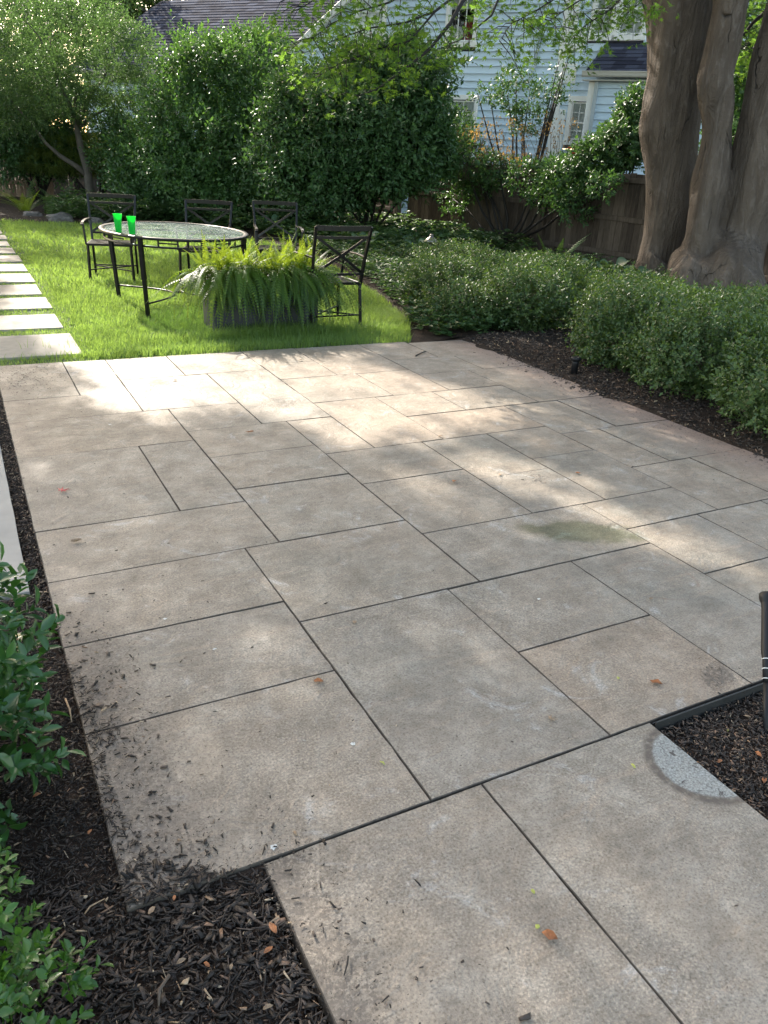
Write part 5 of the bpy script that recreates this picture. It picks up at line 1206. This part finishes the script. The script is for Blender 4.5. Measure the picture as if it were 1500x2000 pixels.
bigshrub([(90, 240, 23.5, .9, .9, .7), (30, 240, 23, .9, .9, .8), (10, 300, 23, .7, .7, .5), (100, 300, 23.6, .8, .8, .45), (60, 190, 24, 1.0, 1.0, .6)], 'dark leafy shrub at the far left in front of the pickets', 'evergreen_shrub', 74, 2600, MT['shrub'], group=sg)
bigshrub([(130, 290, 22.8, 1.0, .8, .22), (100, 315, 22.6, .8, .7, .16), (200, 285, 23, .9, .8, .2), (230, 315, 22.8, .7, .7, .16), (160, 325, 22.7, .8, .7, .15), (250, 285, 23.2, .6, .6, .2)], 'yellowish layered yew behind the small tree trunk', 'yew_bush', 75, 2600, MT['yew'], L=.05, tl=.2, k=12, Wf=.22, up=-.1, lumpy=.4)
# plants above the fence on the right
bigshrub([(1010, 190, 17.6, .55, .5, .32), (950, 185, 17.6, .30, .4, .2), (1070, 190, 17.2, .35, .4, .3), (1097, 130, 17.0, .12, .15, .24), (1030, 240, 17.4, .4, .4, .25), (1000, 155, 17.6, .4, .35, .12), (1115, 100, 17.0, .10, .12, .14), (1100, 165, 17.0, .2, .2, .12)], 'open rose bush silhouetted against the blue house', 'rose_bush', 76, 420, MT['shrub'], L=.07, tl=.16, k=5, Wf=.55, inner=.2, shell=(.2, 1.0))
bigshrub([(1215, 285, 15.4, .55, .5, .36), (1170, 310, 15.6, .5, .4, .26), (1245, 240, 15.6, .36, .4, .3), (1110, 335, 16.0, .5, .4, .16), (1235, 205, 15.6, .2, .2, .16)], 'glossy dark shrub on the fence left of the big tree', 'evergreen_shrub', 77, 1500, MT['shrub'], L=.085, tl=.18, k=7, group=sg)
bigshrub([(905, 315, 18.0, .6, .35, .36), (965, 335, 17.1, .5, .3, .26), (1040, 345, 16.1, .5, .25, .22), (1110, 362, 15.3, .45, .22, .26), (930, 365, 17.6, .3, .2, .18), (1065, 385, 15.8, .35, .12, .16), (880, 265, 18.2, .5, .4, .38), (1180, 360, 14.6, .25, .16, .14), (1120, 400, 15.1, .3, .14, .2), (890, 395, 18.0, .25, .2, .2)], 'climbing vine hanging over the board fence', 'climbing_vine', 78, 1300, MT['shrub'], L=.085, tl=.17, k=6, inner=.3, cat='vine')
bigshrub([(1440, 160, 15.5, .6, .6, .5), (1450, 240, 15.2, .5, .5, .5), (1435, 320, 14.6, .45, .5, .5), (1470, 80, 15.8, .6, .6, .5), (1430, 380, 14.2, .35, .4, .35)], 'leafy shrub glimpsed between the stems of the big tree', 'evergreen_shrub', 79, 1500, MT['shrubL'], L=.10, tl=.2, k=6, group=sg)
# spent brown flower heads and arching canes
rc = random.Random(8); r = D(1000, 300, 16.9); rb = empty('dried_flower_stand', (r.x, r.y, .0), 0, 'dry brown flower stalks standing along the top of the fence', 'dry plants')
m = MB(); LP, LD = [], []
rng = np.random.default_rng(88)
for i in range(95):
    px = rc.uniform(880, 1110); b_ = D(px, 350, 16.9)-Vector((r.x, r.y, 0)); e_ = D(px+rc.uniform(-45, 45), rc.uniform(225, 320), 16.9+rc.uniform(-.3, .3))-Vector((r.x, r.y, 0))
    md_ = b_.lerp(e_, .5)+Vector((0, 0, .08)); m.tube([b_, md_, e_], [.006, .004, .002], 4)
    for j in range(8): LP.append(np.array(e_)+rng.normal(0, .035, 3)*np.array([1, 1, 1.6])); LD.append(rng.normal(0, .4, 3)+np.array([0, 0, -.8]))
m.build('stalks', MT['stem'], rb); LP = np.array(LP)
tag(link('flower_heads', leaves_mesh('flower_heads', LP, np.array(LD), unit(rng.normal(size=LP.shape)), .06, .024, T_RHOMB, rng.random(len(LP))), MT['dead'], rb), kind='stuff')
for px, py, lb in ((1112, 290, 'red rose bloom on the fence below the small window'), (1120, 301, 'smaller red bloom just right of the other rose')):
    c = D(px, py, 15.2); m = MB()
    for ring, (n2, rr_, tl_) in enumerate(((5, .045, .3), (5, .034, .8), (4, .02, 1.3))):
        for k in range(n2):
            a = 6.283*k/n2+ring; u = Vector((math.cos(a)*math.cos(tl_), math.sin(a)*math.cos(tl_), math.sin(tl_)))*rr_; s_ = Vector((-math.sin(a), math.cos(a), 0))*rr_*.55
            m.add([(0, 0, 0), tuple(u*.6+s_), tuple(u*1.0+s_*.4), tuple(u*1.0-s_*.4), tuple(u*.6-s_)], [(0, 1, 2, 3, 4)], True)
    o = m.build('rose_flower', MT['rose']); o.location = c; tag(o, lb, 'flower', 'red roses on the fence')

# background trees
def bgtree(name, base, h, blobs, label, seed, n, mat, L=.2, tr_=.2):
    o = empty(name, (base[0], base[1], 0), 0, label, 'tree', 'trees behind the garden'); top = Vector((0, 0, h*.75))
    br = [([Vector((0, 0, h*.35)), Vector((b[0]*.5, b[1]*.5, b[2]*.8)), Vector((b[0]*.9, b[1]*.9, b[2]))], tr_*.45) for b in blobs]
    limbs(o, [(0, 0, -.1), (.1, 0, h*.3), (0, .1, h*.55), top], [tr_, tr_*.85, tr_*.6, tr_*.3], br, MT['cstem'])
    tree_leaves('crown', blobs, n, L*2.6, 7, L, .5, mat, o, seed, lumpy=.4, ls=.7, inner=.4); return o
bgtree('background_tree', (3.6, 36.5), 10, [(0, 0, 6.5, 3.0, 2.8, 2.6), (-2.4, .3, 5.0, 2.6, 2.4, 2.4), (2.4, .5, 8.2, 2.4, 2.4, 2.0), (-1, 0, 9.3, 2.8, 2.4, 2.0), (-1.4, -.5, 3.0, 2.2, 2.0, 1.5), (1.8, 1.4, 5.0, 1.8, 2, 2), (1.8, -.5, 4.0, 2.2, 2, 2.2)], 'leafy tree behind the small tree at the upper left', 81, 4200, MT['cherry'], L=.15)  # lower right of the crown filled out to shade the wing side wall
bgtree('background_tree', (-1.0, 30), 9, [(0, 0, 5.5, 2.4, 2.4, 2.4), (-2, 0, 4.0, 2.0, 2.0, 1.8), (1.4, .6, 3.2, 1.8, 1.8, 1.5), (0, 0, 8.2, 2.4, 2, 2)], 'leafy tree at the extreme upper left', 82, 3600, MT['cherry'], L=.15)
bgtree('background_tree', (16, 42), 12, [(0, 0, 9.5, 4.5, 3, 2.8), (-6, 2, 9.0, 4.5, 3, 2.6), (-10, 4, 8.5, 4.0, 3, 2.6), (4, -2, 10, 4, 3, 3)], 'tree crown showing above the garage roof ridge', 83, 3600, MT['canopy'], L=.3, tr_=.35)
bgtree('background_tree', (26, 13), 12, [(0, 0, 7, 3, 3.4, 3), (1, 4, 9, 3, 3, 3), (0, -4, 6, 3, 3, 3)], 'tree beyond the right end of the house', 84, 1500, MT['maple'], L=.25, tr_=.3)
# pole behind the garage
m = MB(); v = D(217, 55, 37); m.tube([(v.x, v.y, -.1), (v.x, v.y, 8.0)], [.14, .11], 10); tag(m.build('utility_pole', MT['stem']), 'dark utility pole left of the garage roof', 'pole')
m = MB(); a = D(175, 340, 22.3); b = D(232, 22, 33)
wp = [a.lerp(b, t)+Vector((0, 0, -.9*math.sin(math.pi*t))) for t in np.linspace(0, 1, 12)]

#=== HIGH CANOPY (unseen crowns, shaped to cast the dappled shade) ===
LIT = []   # lit regions of the ground as polygons (x, y)
def pxpoly(pts): return [tuple(G(px, py)[:2]) for px, py in pts]
LIT.append((pxpoly([(-60, 700), (30, 560), (-40, 530), (0, 508), (160, 512), (330, 560), (480, 600), (560, 640), (740, 640), (800, 600), (800, 660), (700, 700), (880, 745), (1090, 800), (1010, 840), (840, 865), (700, 880), (600, 850), (540, 820), (400, 800), (270, 815), (190, 800), (150, 745), (110, 700), (40, 650)]), .97))
LIT.append((pxpoly([(880, 885), (1010, 885), (1150, 935), (1240, 985), (1130, 1000), (1000, 970), (900, 930)]), .85))
LIT.append((pxpoly([(1080, 1000), (1180, 985), (1330, 1010), (1500, 1080), (1600, 1180), (1450, 1130), (1250, 1080), (1100, 1030)]), .92))
LIT.append((pxpoly([(980, 700), (1150, 770), (1400, 870), (1330, 880), (1100, 820), (900, 720)]), .6))
LIT.append((pxpoly([(430, 1180), (560, 1150), (640, 1230), (600, 1300), (430, 1300), (380, 1230)]), .45))
LIT.append((pxpoly([(700, 1180), (900, 1150), (1150, 1400), (1100, 1470), (900, 1480), (700, 1260)]), .38))
LIT.append((pxpoly([(1050, 1700), (1500, 1600), (1500, 2000), (1100, 2000)]), .30))
LIT.append((pxpoly([(560, 870), (900, 840), (1300, 880), (1600, 980), (1600, 1200), (1100, 1080), (800, 990)]), .38))
LIT.append((pxpoly([(900, 700), (1200, 770), (1550, 900), (1500, 960), (1000, 830)]), .5))
LIT.append(([(4.6, 2.0), (5.8, 2.0), (6.6, 6), (6.2, 9.5), (5.2, 11), (4.2, 8.0), (4.5, 5)], .55))
LIT.append(([(5.0, 12.2), (12, 12.2), (12, 30), (-4, 30), (-4, 17.6), (3.4, 17.4), (5.0, 15)], .85))
LIT.append(([(-4, 14), (5, 14), (5, 17.5), (-4, 17.6)], .45))
LIT.append(([(1.2, 6.4), (3.6, 6.4), (3.6, 8.6), (1.2, 8.6)], .9))
def canopy(parent, blobs, n, seed, L, k=7, tl=.5, base_keep=.97):  # drops leaves over the LIT areas, so the crown shape sets the sun patches
    rng = np.random.default_rng(seed); P, N = blob_points(blobs, n, rng, (.1, 1.05), .3, .6, 4.3, seed)
    PP, DD, NN, TT, _, _ = twig_leaves(P, N, rng, tl, k, .9, .1, .6); sz = L*rng.uniform(.7, 1.2, len(PP))
    W_ = PP+np.array(parent.location); sx, sy = SUN.x/SUN.z, SUN.y/SUN.z; gx, gy = W_[:, 0]-sx*W_[:, 2], W_[:, 1]-sy*W_[:, 2]; keep = np.full(len(PP), base_keep)
    jx = rng.normal(0, .05, len(gx)); jy = rng.normal(0, .05, len(gx))
    for poly, pr_ in LIT:
        q = inpoly(gx+jx, gy+jy, poly); keep[q] = np.minimum(keep[q], (1-pr_))
    # nothing of these crowns hangs down into the photographed view
    d = W_-np.array(CAM); zc = d@np.array(FW); yy = 1000-F_PX*(d@np.array(UP))/np.maximum(zc, .01)
    kk = (rng.random(len(PP)) < keep) & ~((zc > .1) & (yy > -110))
    link('crown', leaves_mesh('crown', PP[kk], DD[kk], NN[kk], sz[kk], sz[kk]*.6, T_RHOMB, TT[kk]), MT['canopy'], parent)
tx, ty = TB.x, TB.y
canopy(tree, [(5-tx, 11-ty, 8.2, 5, 5, 2.4), (9-tx, 9-ty, 9.5, 5.5, 5.5, 3), (4-tx, 15-ty, 10.5, 5, 4, 2.6), (3-tx, 9-ty, 7.2, 4.5, 4, 1.8), (10-tx, 15-ty, 10, 4, 4, 2.5)], 10500, 91, .14)
lt = empty('shade_tree', (-5.0, 15.0, 0), 0, 'unseen tall shade tree with crown shaped for dapple, outside the left of the photo', 'tree', 'trees behind the garden')  # out of view; its crown is thinned to place sun and shade
limbs(lt, [(0, 0, -.1), (.1, 0, 3), (.4, .3, 6), (1.2, .6, 9)], [.4, .34, .28, .18], [([(.1, 0, 3), (2, 1, 5.5), (3.5, 1, 7.5)], .09), ([(.4, .3, 6), (1.6, 2, 8), (3, 3, 10)], .07), ([(.1, 0, 4), (1, -2, 6), (2, -3, 8)], .07)], MT['cstem'])
canopy(lt, [(5, 2, 9.5, 4.5, 4.5, 2.4), (2.5, -2.5, 8, 4, 4, 2.2), (0, 1, 9, 4, 5, 2.6), (6.5, -2, 9, 4, 4, 2), (4, 6, 11, 4, 4, 2.2)], 10500, 92, .14)

lt2 = empty('shade_tree', (-5.0, 27.0, 0), 0, 'unseen taller tree farther back put in for shade, outside the left of the photo', 'tree', 'trees behind the garden')  # added out of view so the far lawn lies in shade
limbs(lt2, [(0, 0, -.1), (.1, 0, 4), (.8, .2, 8), (2.0, .3, 12)], [.45, .38, .3, .2], [([(.1, 0, 4), (2, 0, 8), (5, -.5, 10.5), (8, -1, 12)], .18), ([(.8, .2, 8), (3, 1, 11), (6, 1, 13)], .14)], MT['cstem'])
canopy(lt2, [(5.5, -2, 11.5, 3.5, 4.0, 2.2), (8.5, -1, 12, 3.5, 4.0, 2.2), (3, -1, 12, 3.5, 3.5, 2.4), (10.5, -3, 11.5, 2.6, 3.4, 2.0)], 3800, 93, .16)
